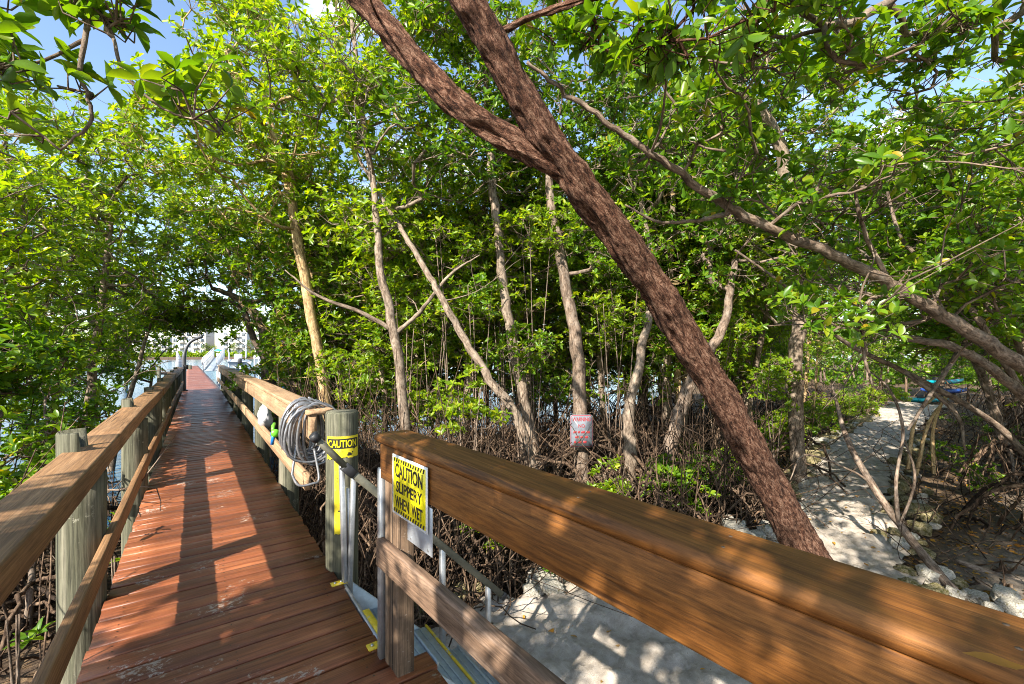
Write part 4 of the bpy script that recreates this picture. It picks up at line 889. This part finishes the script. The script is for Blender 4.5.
# -- root tangles (nobody could count them)
def tangle(name, label, region, n, seed, hmax, nst, mat=M_root):
    rg_ = np.random.default_rng(seed); mb = MB(); pts = []
    while len(pts) < n + nst:
        x, y = region(rg_)
        if inpoly(np.array([x]), np.array([y + .12]), SANDPOLY)[0] or (-.75 < x < 1.0): continue
        pts.append((x, y))
    pts = np.array(pts); a = rg_.uniform(0, 2 * PI, len(pts)); z = height(pts[:, 0], pts[:, 1])
    u_ = (pts @ np.array([[CS, SN], [-SN, CS]])); near_ = (np.abs(u_[:, 0] / u_[:, 1] - (581 - CX) / F) < .11) & (u_[:, 1] < 8.6)
    A = pts[:n]; h = hmax * rg_.random(n) ** 1.5 + .12; h = np.where(near_[:n], np.minimum(h, .75), h); sp = rg_.uniform(.3, .8, n) * (.5 + h)
    p0 = np.stack([A[:, 0], A[:, 1], z[:n] - .05 + h * rg_.uniform(0, .8, n) * (rg_.random(n) < .75)], -1)
    p1 = p0 + np.stack([np.cos(a[:n]) * sp, np.sin(a[:n]) * sp, 0 * sp], -1); p1[:, 2] = height(p1[:, 0], p1[:, 1]) - .06
    bad = inpoly(p1[:, 0], p1[:, 1] + .1, SANDPOLY) | ((p1[:, 0] > -.75) & (p1[:, 0] < 1.0)); p0, p1, h = p0[~bad], p1[~bad], h[~bad]
    arcs(mb, p0, p1, h * .5, rg_.uniform(.006, .017, len(p0)) * np.where(rg_.random(len(p0)) < .12, 1.7, 1), 6, rg_, 10)
    B = pts[n:]; L = rg_.uniform(.5, 2.9, nst) * min(1, hmax); L = np.where(near_[n:], np.minimum(L, .6), L); el = np.radians(rg_.normal(55, 28, nst)); aa = a[n:]
    d = np.stack([np.cos(aa) * np.cos(el), np.sin(aa) * np.cos(el), np.abs(np.sin(el))], -1)
    q0 = np.stack([B[:, 0], B[:, 1], z[n:] - .03], -1); t = np.linspace(0, 1, 8)[None, :, None]
    bend_ = rg_.normal(0, .14, (nst, 3)); pp = q0[:, None] + d[:, None] * (t * L[:, None, None]) + bend_[:, None] * np.sin(t * PI * 1.3) + rg_.normal(0, .014, (nst, 8, 3))
    okk = (pp[:, :, 0].min(1) > 1.0) | (pp[:, :, 0].max(1) < -.75)
    pp = pp[okk]; rr = rg_.uniform(.0035, .010, len(pp))
    batch_tubes(mb, pp, rr[:, None] * np.linspace(1.1, .6, 8)[None], 5, norm(rg_.normal(0, 1, (len(pp), 3))))
    return tag(mb.build(name, mat, smooth=True), label, 'roots', kind='stuff')
tangle('root_tangle', 'dense tangle of arching brown mangrove roots behind the near railing', lambda r: (r.uniform(1.05, 8.6), r.uniform(3.6, 11.5)), 4300, 301, 1.75, 3600)
tangle('root_tangle', 'dark tangle of mangrove roots left of the boardwalk', lambda r: (r.uniform(-4.5, -.8), r.uniform(2.0, 13)), 620, 302, 1.2, 380)
tangle('root_tangle', 'tangled roots and twigs along the left of the sand path', lambda r: (r.uniform(7.5, 24), r.uniform(4.0, 11)), 450, 303, 1.3, 450)
tangle('root_tangle', 'dry twigs and roots on the ground right of the sand path', lambda r: (r.uniform(7.5, 26), r.uniform(-3, 4)), 300, 304, .8, 600)
# -- dead branches over the path
def stick(name, label, pix, w, forks=(), bm=M_bark_pale):
    mb = MB(); pts = [P(*p) for p in pix]; rg_ = np.random.default_rng(int(pix[0][0]))
    sp = spline(pts, 6); tube(mb, sp, np.interp(np.linspace(0, 1, len(sp)), np.linspace(0, 1, len(w)), [q * p[2] / F / 2 for q, p in zip(w, pix)]), 8, .05, rg_)
    root = thing(name, tuple(pts[-1]), label, 'branch'); under(mb.build('limb', bm, smooth=True), root)
    for f, fw in forks:
        mb = MB(); pts2 = [P(*p) for p in f]; sp = spline(pts2, 5); tube(mb, sp, np.interp(np.linspace(0, 1, len(sp)), np.linspace(0, 1, len(fw)), [q * p[2] / F / 2 for q, p in zip(fw, f)]), 6, .04, rg_); under(mb.build('side_twig', bm, smooth=True), root)
    return root
stick('dead_branch', 'mottled dead branch leaning across the sand path down to the pale rocks', [(832, 385, 6.5), (846, 436, 6.2), (868, 478, 5.9), (900, 525, 5.6), (940, 575, 5.2), (992, 632, 4.75)], [2, 5, 6.5, 7.5, 8.5, 10],
      [([(898, 522, 5.6), (896, 480, 5.6), (903, 430, 5.7), (890, 390, 5.8), (868, 370, 6)], [4, 3, 2.5, 1.5]), ([(900, 526, 5.6), (915, 480, 5.5), (905, 440, 5.5)], [3, 2.5, 1.5]), ([(872, 484, 5.9), (850, 470, 5.9), (805, 455, 5.9), (790, 480, 5.8)], [2.5, 2, 2, 1])], M_bark_dark)
stick('dead_branch', 'thin bare branch curving down over the far end of the path', [(735, 250, 6.5), (790, 290, 6.6), (842, 340, 6.8), (905, 372, 7), (990, 420, 7.2), (1040, 470, 7.0)], [2, 3, 4, 5, 6, 7],
      [([(905, 372, 7), (955, 412, 6.8), (965, 450, 6.6)], [5, 4, 2])], M_bark_dark)
for i, (a, b_, c) in enumerate([((908, 470, 7.6), (916, 418, 7.7), (940, 392, 7.9)), ((916, 476, 7.5), (928, 425, 7.6), (948, 396, 7.8)), ((934, 474, 7.7), (933, 430, 7.8), (945, 395, 8.0))]):
    stick('bent_stem', ['leftmost of the bent golden stems arching beside the path', 'middle one of the bent golden stems arching beside the path', 'rightmost of the bent golden stems arching beside the path'][i], [c, b_, a], [2, 3, 3.5], (), M_bark_gold)
stick('fallen_branch', 'pale fallen branch lying on the dry ground at the far right', [(955, 560, 5.9), (990, 573, 5.7), (1040, 588, 5.4)], [5, 6, 7])
# -- rocks
def rock_mesh(seed, mat):
    import bmesh
    bm = bmesh.new(); bmesh.ops.create_icosphere(bm, subdivisions=4, radius=1)
    for v in bm.verts:
        p = v.co.copy(); n1 = mnoise.noise(p * 1.1 + Vector((seed * 7.3, 0, 0))); n2 = mnoise.noise(p * 3 + Vector((0, seed * 3.1, 0))); n3 = mnoise.noise(p * 8 + Vector((seed, 0, 4))); n2 = 1.6 * (abs(n2) - .25)
        q = 1 + .45 * n1 + .22 * n2 + .11 * n3
        v.co = Vector((max(-.8, min(.85, p.x * q)), max(-.78, min(.8, p.y * q)), max(-.6, min(.62, p.z * q * .8))))
    me = bpy.data.meshes.new('rock'); bm.to_mesh(me); bm.free(); me.materials.append(mat)
    me.polygons.foreach_set('use_smooth', np.ones(len(me.polygons), bool)); return me
RM = [rock_mesh(s, M_rock) for s in range(4)] + [rock_mesh(s + 9, M_rock_pale) for s in range(3)]
rk = np.random.default_rng(8)
def rock(x, y, s, k, label, group, flat=.75, dz=.0):
    o = bpy.data.objects.new('rock', RM[k]); COL.objects.link(o); o.location = (x, y, float(sandz(x, y)) + s * .18 + dz)
    o.rotation_euler = (rk.uniform(-.3, .3), rk.uniform(-.3, .3), rk.uniform(0, 6.28)); o.scale = (s * rk.uniform(.9, 1.3), s * rk.uniform(.7, 1), s * flat); tag(o, label, 'rock', group)
def along(pts, step, fn):
    pts = np.array(pts); 
    for a, b in zip(pts[:-1], pts[1:]):
        L = np.linalg.norm(b - a); m = max(1, int(L / step))
        for i in range(m): fn(*(a + (b - a) * (i + rk.random()) / m), )
along([(6.9, 3.15), (7.6, 3.27), (9, 3.8), (11.7, 4.68), (15, 5.42), (18, 5.9), (24, 6.75)], .17, lambda x, y: rock(x + rk.normal(0, .08), y + rk.normal(0, .1), rk.uniform(.10, .21), rk.integers(0, 5), 'one of the mossy limestone rocks edging the left side of the sand path', 'rocks on the left edge of the path'))
along([(5.6, .68), (6.6, 1.32), (8.5, 1.95), (10.9, 2.6), (15, 3.45), (19, 4.1)], .13, lambda x, y: rock(x + rk.normal(0, .1), y + rk.normal(0, .16), rk.uniform(.06, .15), rk.integers(0, 5), 'one of the mossy limestone rocks edging the right side of the sand path', 'rocks on the right edge of the path'))
for i, (px, py, s) in enumerate([(935, 588, .19), (1005, 606, .17), (975, 603, .11), (1014, 622, .14), (955, 607, .10), (992, 624, .11)]):
    p = G(px, py); rock(p[0], p[1], s, 4 + i % 3, ['large pale boulder at the right edge of the path', 'flat pale boulder nearest the right edge of the picture', 'small pale rock between the two big boulders', 'pale rock low down beside the dead branch foot', 'small pale stone touching the sand path', 'pale stone at the foot of the dead branch'][i], None)
for i, (px, py, s) in enumerate([(545, 588, .2), (562, 580, .17), (552, 600, .13), (578, 592, .14), (533, 600, .12)]):
    p = G(px, py); rock(p[0], p[1], s, 4 + i % 3, 'one of the pale sunlit rocks at the edge of the sand behind the handrail', 'pale rocks behind the handrail')
for i, (px, py, s) in enumerate([(462, 594, .13), (422, 608, .17), (480, 590, .11), (440, 600, .1)]):
    p = G(px, py); rock(p[0], p[1], s, i % 4, 'one of the mossy rocks between the steps and the root tangle', 'mossy rocks by the steps')
for i, (px, py, s) in enumerate([(735, 540, .22), (752, 548, .2), (768, 545, .2), (745, 556, .17), (728, 532, .16)]):
    p = G(px, py); rock(p[0], p[1], s, 4 + i % 3, 'one of the bright white rocks at the foot of the big leaning tree', 'white rocks by the leaning tree')
# -- leaf litter (nobody could count it)
mb = MB(); rl = np.random.default_rng(55); n = 9000
lx_ = np.concatenate([rl.uniform(1, 12, n // 2), rl.uniform(5, 22, n - n // 2)]); ly_ = np.concatenate([rl.uniform(-1, 7, n // 2), rl.uniform(-2.5, 7, n - n // 2)])
ins = inpoly(lx_, ly_, SANDPOLY); kp = ~ins | (rl.random(n) < .10); lx_, ly_, ins = lx_[kp], ly_[kp], ins[kp]
lz_ = np.where(ins, sandz(lx_, ly_), height(lx_, ly_)) + .012
leaves(mb, np.stack([lx_, ly_, lz_], -1), np.tile([[0, 0, 1.]], (len(lx_), 1)) + rl.normal(0, .12, (len(lx_), 3)), 1, .085, rl, HEX, .45, 0, 78, 96)
tag(mb.build('leaf_litter', M_dry), 'scattered dry brown leaves on the sand and ground', 'leaf litter', kind='stuff')
# -- fallen leaves
def fallen(label, p, rz, s=.045):
    mb = MB(); T, Q, Tr = NEAR; c, n_ = math.cos(rz), math.sin(rz)
    v = [(p[0] + s * 2 * (t[0] * c - .42 * t[1] * n_), p[1] + s * 2 * (t[0] * n_ + .42 * t[1] * c), p[2] + .006 + s * .9 * abs(t[2])) for t in T]
    mb.add(v, [Q, Tr]); tag(mb.build('fallen_leaf', M_dry), label, 'leaf')
q = G(548, 642); q[2] = float(sandz(q[0], q[1])); fallen('curled orange leaf lying on the grey sand below the near railing', q, .4, .06)
q = G(912, 567); q[2] = float(sandz(q[0], q[1])); fallen('small brown leaf lying on the sand path', q, 1.2, .05)
q = G(962, 657, 1.146); fallen('yellow brown leaf resting on the near railing cap', q, -1.2, .03)
# -- warning sign on the dark trunk
wsn = thing('warning_sign', tuple(P(581, 431, 8.1)), 'small red and white warning sign fixed to a dark trunk above the roots', 'sign')
dv = np.array([CS, -SN, 0]); nv = np.array([-SN, -CS, 0]); wc = P(581.5, 431, 8.14)
ax3 = [dv, nv, (0, 0, 1)]
mb = MB(); sweep(mb, [wc + nv * .0, wc + nv * .004], rect(.42, .60, .05, 4), up=(0, 0, 1)); under(mb.build('panel', M_warn), wsn)
mb = MB(); sweep(mb, [wc + nv * .0045, wc + nv * .006], rect(.40, .58, .045, 4)); under(mb.build('border', M_red), wsn)
mb = MB(); sweep(mb, [wc + nv * .0065, wc + nv * .008], rect(.38, .56, .04, 4)); under(mb.build('face', M_warn), wsn)
mb = MB(); o3 = wc + nv * .0085
text_mesh(mb, 'WARNING', .10, o3 + np.array([0, 0, .18]), dv, (0, 0, 1), nv, 0, fit=.33, bold=.02)
text_mesh(mb, 'NO', .085, o3 + np.array([0, 0, .065]), dv, (0, 0, 1), nv, 0, fit=.12, bold=.02)
for z, xs_ in ((-.02, ((-.15, -.09), (-.07, -.03), (-.01, .06), (.08, .15))), (-.11, ((-.12, -.05), (-.02, .03), (.06, .12))), (-.20, ((-.14, -.10), (-.06, .0), (.03, .09)))):
    for a, b_ in xs_: box(mb, o3 + dv * (a + b_) / 2 + np.array([0, 0, z]), ((b_ - a) / 2, .0006, .022), .0004, ax3)
under(mb.build('lettering', M_red), wsn)
# -- kayaks at the end of the path
def kayak(label, p, rz, L, mat, tilt=.0):
    root = thing('kayak', tuple(p), label, 'kayak', 'kayaks at the end of the path'); root.rotation_euler = (tilt, 0, rz)
    mb = MB(); n, k = 17, 14; v = []
    for i in range(n):
        t = -1 + 2 * i / (n - 1); w = .36 * (1 - abs(t) ** 2.2) + .012; h = .17 * (1 - .5 * abs(t) ** 3); zc = .2 + .12 * abs(t) ** 3
        for j in range(k):
            a = 2 * PI * j / k; v.append((t * L / 2, w * math.cos(a), zc + (h * .55 if math.sin(a) > 0 else h) * math.sin(a)))
    mb.add(v, [[[i * k + j, i * k + (j + 1) % k, (i + 1) * k + (j + 1) % k, (i + 1) * k + j] for i in range(n - 1) for j in range(k)], ], 0)
    mb.build('hull', mat, root, True)
    mb = MB(); tube(mb, [(.45 * math.cos(a), .22 * math.sin(a), .30) for a in np.linspace(0, 2 * PI, 24)], .02, 6); mb.build('cockpit_rim', M_black, root, True)
    mb = MB(); box(mb, (-.3, 0, .34), (.03, .16, .12), .02); mb.build('seat_back', M_black, root)
kdir = math.atan2(-SN, CS)
for (px, py, d, mat, lab, zoff) in [(925, 396, 24, M_teal, 'teal kayak lying lowest at the far end of the sand path', -1.2), (945, 387, 24.8, M_navy, 'dark blue kayak lying behind the teal one at the far end of the path', -.8), (940, 376, 25.6, M_teal, 'turquoise kayak lying furthest back and highest at the far end of the path', -.35)]:
    p = P(px, py, d); kayak(lab, (p[0], p[1], zoff), kdir + .12, 3.1, mat)
kr = P(938, 380, 25.2)
rk_root = thing('kayak_rack', (kr[0], kr[1], -1.2), 'low wooden rack holding the kayaks at the end of the path', 'rack')
for s in (-1, 1):
    for q_ in (-.7, .9):
        c = np.array([kr[0], kr[1], -.75]) + s * 1.0 * np.array([math.cos(kdir), math.sin(kdir), 0]) + q_ * np.array([SN, CS, 0])
        mb = MB(); box(mb, c, (.05, .05, .5 + .35 * (q_ > 0)), .004); under(mb.build('post', M_post), rk_root)
# ------------------------------------------------------------------ far end: dock, lift, gangway
dv_ = thing('davit', (-.5, 21.9, 0), 'grey curved davit pole at the far left end of the boardwalk', 'davit')
b0 = np.array([-.42, 22.1, 0])
mb = MB(); tube(mb, spline([b0, b0 + (0, 0, .9), b0 + (.02, 0, 1.5), b0 + (.2, .0, 1.95), b0 + (.62, 0, 2.2)], 6), [.075] * 12 + [.06] * 13, 10); under(mb.build('pole', M_davit, smooth=True), dv_)
mb = MB(); box(mb, b0 + (0, 0, .02), (.13, .13, .02), .005); under(mb.build('base_plate', M_davit), dv_)
mb = MB(); tube(mb, [b0 + (.6, 0, 2.19), b0 + (.61, 0, 1.9)], .008, 5); box(mb, b0 + (.08, -.1, .95), (.06, .08, .09), .01); under(mb.build('winch', M_black), dv_)
gw = thing('gangway', (.8, 46, -.2), 'white tubular metal gangway with looped handrails beside the end of the boardwalk', 'gangway')
GA = np.array([.42, 44.0, 0]); GB = np.array([1.5, 58.0, .9])
gd = GB - GA; gs = norm(np.array([gd[1], -gd[0], 0]))
for s in (0, 1):
    mb = MB(); o_ = gs * .95 * s; q = lambda t, h: GA + gd * t + o_ + np.array([0, 0, h])
    for hh in (.1, .6, 1.1): tube(mb, [q(0, hh), q(1, hh)], .045, 8)
    for t in np.linspace(0, 1, 11): tube(mb, [q(t, 0), q(t, 1.1)], .035, 7)
    for t in np.linspace(0, .9, 10): tube(mb, [q(t, .1), q(t + .1, 1.1)], .03, 6)
    tube(mb, spline([q(0, .6), q(-.05, .62), q(-.075, .85), q(-.05, 1.08), q(0, 1.1)], 5), .045, 8)
    under(mb.build('side_rail', M_white, smooth=True), gw)
mb = MB(); sweep(mb, [GA + gs * .47, GB + gs * .47], rect(.9, .06, .01)); under(mb.build('walkway', M_alu), gw)
for k_, (x, y) in enumerate([(1.25, 25.5), (1.25, 27.6)]):
    lh = thing('dock_ladder', (x, y, -1.4), ['white looped ladder handle at the edge of the boardwalk past the rail end', 'second white looped ladder handle a little further along the boardwalk edge'][k_], 'ladder')
    for s in (0, .45):
        mb = MB(); tube(mb, spline([(x, y + s, -1.5), (x, y + s, .3), (x - .08, y + s, .75), (x - .32, y + s, .7), (x - .38, y + s, .02)], 6), .03, 8); under(mb.build('handle', M_white, smooth=True), lh)
    mb = MB()
    for z in (-1.2, -.9, -.6, -.3): tube(mb, [(x, y, z), (x, y + .45, z)], .02, 6); under(mb.build('rung', M_white), lh); mb = MB()
fd = thing('floating_dock', (3.4, 47, -1.4), 'low grey floating dock at the foot of the white gangway', 'dock')
mb = MB(); box(mb, (5.4, 47.0, -1.42), (3.6, 1.8, .12), .02); under(mb.build('platform', M_rail_mid), fd)
mb = MB(); box(mb, (5.4, 47.0, -1.6), (3.4, 1.6, .06), .02); under(mb.build('float', M_black), fd)
def lift(label, px, d, w, dep):
    p = P(px, 352, d); root = thing('boat_lift', (p[0], p[1], -1.6), label, 'boat lift')
    for sx in (-1, 1):
        for sy in (-1, 1):
            mb = MB(); tube(mb, [p + np.array([sx * w / 2, sy * dep / 2, -4.6]), p + np.array([sx * w / 2, sy * dep / 2, -.15])], .1, 12); under(mb.build('piling', M_white, smooth=True), root)
        mb = MB(); c = p + np.array([sx * w / 2, 0, 0]); c[2] = .95; box(mb, c, (.08, dep / 2 + .5, .13), .01); under(mb.build('top_beam', M_white), root)
        mb = MB(); c = c + np.array([0, -dep / 2, .25]); box(mb, c, (.16, .25, .13), .03); under(mb.build('motor', M_plate), root)
    for sy in (-.3, .3):
        mb = MB(); c = p + np.array([0, sy * dep, 0]); c[2] = -.25; box(mb, c, (w / 2 - .15, .08, .12), .01); under(mb.build('cradle_beam', M_galv), root)
    return p
lp = lift('white boat lift on four pilings out on the water right of the boardwalk', 238, 46, 3.4, 4.0)
bt_ = thing('motor_boat', (lp[0], lp[1], .5), 'small white motor boat raised on the lift over the water', 'boat')
mb = MB(); n, k = 13, 8; v = []
for i in range(n):
    t = i / (n - 1); w = 1.0 * (1 - t ** 3.5) + .02; kz = .55 + .5 * t ** 3
    for (a, z) in ((-1, 1.2 + .2 * t), (-.85, .85 + .2 * t), (-.4, kz), (0, kz - .1), (.4, kz), (.85, .85 + .2 * t), (1, 1.2 + .2 * t), (0, 1.14 + .2 * t)): v.append((lp[0] + a * w, lp[1] - 2.4 + 5 * t, z - .6))
mb.add(v, [[[i * k + j, i * k + (j + 1) % k, (i + 1) * k + (j + 1) % k, (i + 1) * k + j] for i in range(n - 1) for j in range(k)], [list(range(8))]]); under(mb.build('hull', M_white), bt_)
mb = MB(); box(mb, (lp[0], lp[1] - .2, .95), (.35, .3, .4), .06); under(mb.build('console', M_white), bt_)
mb = MB(); box(mb, (lp[0], lp[1] - 2.55, .6), (.16, .2, .32), .06); under(mb.build('outboard_motor', M_black), bt_)
for i, (px, d, h) in enumerate([(229, 60, 3.6), (246, 58, 3.9)]):
    p = P(px, 352, d); r = thing('mooring_pole', (p[0], p[1], -1.6), ['thin white pole standing in the water left of the lift', 'thin white pole standing in the water right of the lift'][i], 'pole')
    mb = MB(); tube(mb, [(p[0], p[1], -3), (p[0], p[1], h)], .09, 10); under(mb.build('shaft', M_white, smooth=True), r)
    mb = MB(); tube(mb, [(p[0], p[1], h), (p[0], p[1], h + .18)], [.1, .01], 10); under(mb.build('cap', M_black), r)
p = P(160, 366, 40); ld = thing('dock', (p[0], p[1], -1.5), 'low dark dock on the water left of the boardwalk end', 'dock')
mb = MB(); box(mb, (p[0], p[1], -.35), (2.6, 1.2, .1), .02); under(mb.build('platform', M_joist), ld)
for sx in (-2.2, 0, 2.2):
    mb = MB(); tube(mb, [(p[0] + sx, p[1] - 1.3, -3.5), (p[0] + sx, p[1] - 1.3, .35)], .14, 10); under(mb.build('piling', M_pile), ld)
p = P(179, 362, 46); dbx = thing('sail_cover', (p[0], p[1], -.6), 'white slanted canvas cover standing by the end of the boardwalk', 'cover')
mb = MB(); v = [(-.3, -.4, -1.2), (.55, -.4, -1.2), (.55, .4, -1.2), (-.3, .4, -1.2), (-.2, -.1, .5), (-.12, -.1, .5), (-.12, .1, .5), (-.2, .1, .5)]
mb.add([(p[0] + a, p[1] + b_, p[2] + .6 + c) for a, b_, c in v], [[[0, 1, 5, 4], [1, 2, 6, 5], [2, 3, 7, 6], [3, 0, 4, 7], [4, 5, 6, 7], [3, 2, 1, 0]]]); under(mb.build('canvas', M_white), dbx)
mb = MB(); tube(mb, [p + np.array([-.2, 0, -3]), p + np.array([-.2, 0, 1.6])], .06, 8); under(mb.build('post', M_pile), dbx)
# ------------------------------------------------------------------ far bank
def building(label, px0, px1, d, storeys, mat, seed, bays):
    a, b_ = P(px0, 352, d), P(px1, 352, d); w = np.linalg.norm(b_ - a); u = (b_ - a) / w; nn = np.array([-SN, -CS, 0]); z0 = -.1; hs_ = 3.1; Ht = storeys * hs_ + .6
    root = thing('apartment_building', (a[0], a[1], z0), label, 'building')
    c = (a + b_) / 2 - nn * 3.5; c[2] = z0 + Ht / 2; axb = [u, nn, (0, 0, 1)]
    mb = MB(); box(mb, c, (w / 2, 3.5, Ht / 2), .05, axb); under(mb.build('wall', mat), root)
    c2 = c.copy(); c2[2] = z0 + Ht + .2; mb = MB(); box(mb, c2, (w / 2 + .3, 3.8, .2), .05, axb); under(mb.build('roof', M_stucco), root)
    for s in range(storeys):
        zc = z0 + .4 + s * hs_
        for i in range(bays):
            f = a + u * w * (i + .5) / bays; bw = w / bays
            q = f + nn * .03; q[2] = zc + 1.45; mb = MB(); box(mb, q, (bw * .30, .04, .95), .01, axb); wn = under(mb.build('window', M_glass), root)
            mb = MB()
            for s2 in (-1, 0, 1): box(mb, q + u * s2 * bw * .3 + nn * .03, (.06, .05, 1.0), .005, axb)
            e = mb.build('frame', M_white); e.parent = wn
            if (i + seed) % 2 == 0:
                mb = MB(); q = f + nn * .75; q[2] = zc + .2; box(mb, q, (bw * .44, .75, .1), .02, axb)
                q2 = f + nn * 1.45; q2[2] = zc + .75; box(mb, q2, (bw * .44, .04, .42), .01, axb); under(mb.build('balcony', M_stucco), root)
building('white apartment block with stacked balconies at the far left across the water', 120, 168, 250, 3, M_stucco, 0, 6)
building('cream apartment block with dark windows directly beyond the boardwalk end', 172, 206, 238, 4, M_stucco2, 1, 5)
building('white apartment block across the water just right of the boardwalk end', 223, 247, 240, 4, M_stucco, 0, 4)
building('long pale apartment block across the water behind the right hand trunks', 254, 330, 262, 4, M_stucco2, 1, 9)
mb = MB(); rg_ = np.random.default_rng(9); n = 9000
px_ = rg_.uniform(60, 760, n); d_ = rg_.uniform(226, 233, n); r_ = (px_ - CX) * d_ / F
pos = np.stack([r_ * CS + d_ * SN, -r_ * SN + d_ * CS, -1.5 + (2.6 + 1.0 * np.sin(px_ * .9) * np.sin(px_ * .23)) * rg_.random(n) ** .7], -1)
leaves(mb, pos, rg_.normal(0, 1, (n, 3)) + np.array([0, 0, .6]), 5, .85, rg_, HEX, .7); tag(mb.build('mangrove_treeline', M_leaf_bright), 'low green mangrove fringe along the far shore', 'treeline', kind='stuff')
for i, (px, d, sc) in enumerate([(207, 236, .95), (213, 237, .85), (235, 236, .9), (250, 236, 1.0)]):
    p = P(px, 352, d); place(i % 5, p[0], p[1], i, sc, ['round dark tree on the far bank between the two apartment blocks, left one', 'round dark tree on the far bank between the two apartment blocks, right one', 'round tree in front of the white apartment block on the far bank', 'bushy tree at the right corner of the white block on the far bank'][i], None)
p = P(218, 352, 234); aw = thing('canopy_tent', (p[0], p[1], -.1), 'small teal canopy on the far bank between the apartment blocks', 'canopy')
mb = MB(); mb.add([p + np.array(q) - np.array([0, 0, p[2]]) for q in [(-2.2, -2.2, 2.2), (2.2, -2.2, 2.2), (2.2, 2.2, 2.2), (-2.2, 2.2, 2.2), (0, 0, 3.3), (-2.2, -2.2, 1.9), (2.2, -2.2, 1.9), (2.2, 2.2, 1.9), (-2.2, 2.2, 1.9)]], [[[0, 1, 4], [1, 2, 4], [2, 3, 4], [3, 0, 4]], [[5, 6, 1, 0], [6, 7, 2, 1], [7, 8, 3, 2], [8, 5, 0, 3]]]); under(mb.build('cover', M_awning), aw)
for sx in (-2, 2):
    for sy in (-2, 2):
        mb = MB(); tube(mb, [(p[0] + sx, p[1] + sy, -.2), (p[0] + sx, p[1] + sy, 2.1)], .06, 6); under(mb.build('leg', M_white), aw)
# ------------------------------------------------------------------ light
SD = Vector((1.29, .57, -1.0)).normalized(); el = math.asin(-SD.z); az = math.atan2(-SD.x, -SD.y)
W = bpy.data.worlds.new('World'); S.world = W; W.use_nodes = True; nt = W.node_tree; nt.nodes.clear()
out = nt.nodes.new('ShaderNodeOutputWorld'); bg = nt.nodes.new('ShaderNodeBackground'); nt.links.new(bg.outputs[0], out.inputs[0])
sky = nt.nodes.new('ShaderNodeTexSky'); sky.sky_type = 'NISHITA'; sky.sun_disc = False; sky.sun_elevation = el; sky.sun_rotation = az % (2 * PI); sky.air_density = 1.0; sky.dust_density = .6; sky.ozone_density = 1.2
tc = nt.nodes.new('ShaderNodeTexCoord'); mp = nt.nodes.new('ShaderNodeMapping'); mp.inputs['Scale'].default_value = (1, 1, 2.6); nt.links.new(tc.outputs['Generated'], mp.inputs[0])
cn = noise(nt, mp.outputs[0], 2.6, 7, .58, .3)
cf = ramp(nt, cn, [(.56, 0), (.68, .85)])
cc = mix(nt, cf, sky.outputs[0], (9, 9.2, 9.6)); nt.links.new(cc, bg.inputs[0]); bg.inputs[1].default_value = .12
sl = bpy.data.lights.new('sun', 'SUN'); sl.energy = 5.0; sl.angle = math.radians(.53); sl.color = (1, .93, .82)
so = bpy.data.objects.new('sun', sl); COL.objects.link(so); so.rotation_euler = SD.to_track_quat('-Z', 'Y').to_euler(); so.location = (-10, -6, 12)
S.view_settings.view_transform = 'Standard'; S.view_settings.look = 'None'; S.view_settings.gamma = 1; S.view_settings.use_curve_mapping = False
S.view_settings.exposure = 1.5
c = S.cycles; c.max_bounces = 7; c.diffuse_bounces = 4; c.glossy_bounces = 3; c.transmission_bounces = 4; c.transparent_max_bounces = 4; c.use_denoising = True; c.denoising_prefilter = 'NONE'; c.denoising_input_passes = 'RGB_ALBEDO_NORMAL'; c.filter_width = 1.0; c.pixel_filter_type = 'BLACKMAN_HARRIS'
c.caustics_reflective = False; c.caustics_refractive = False
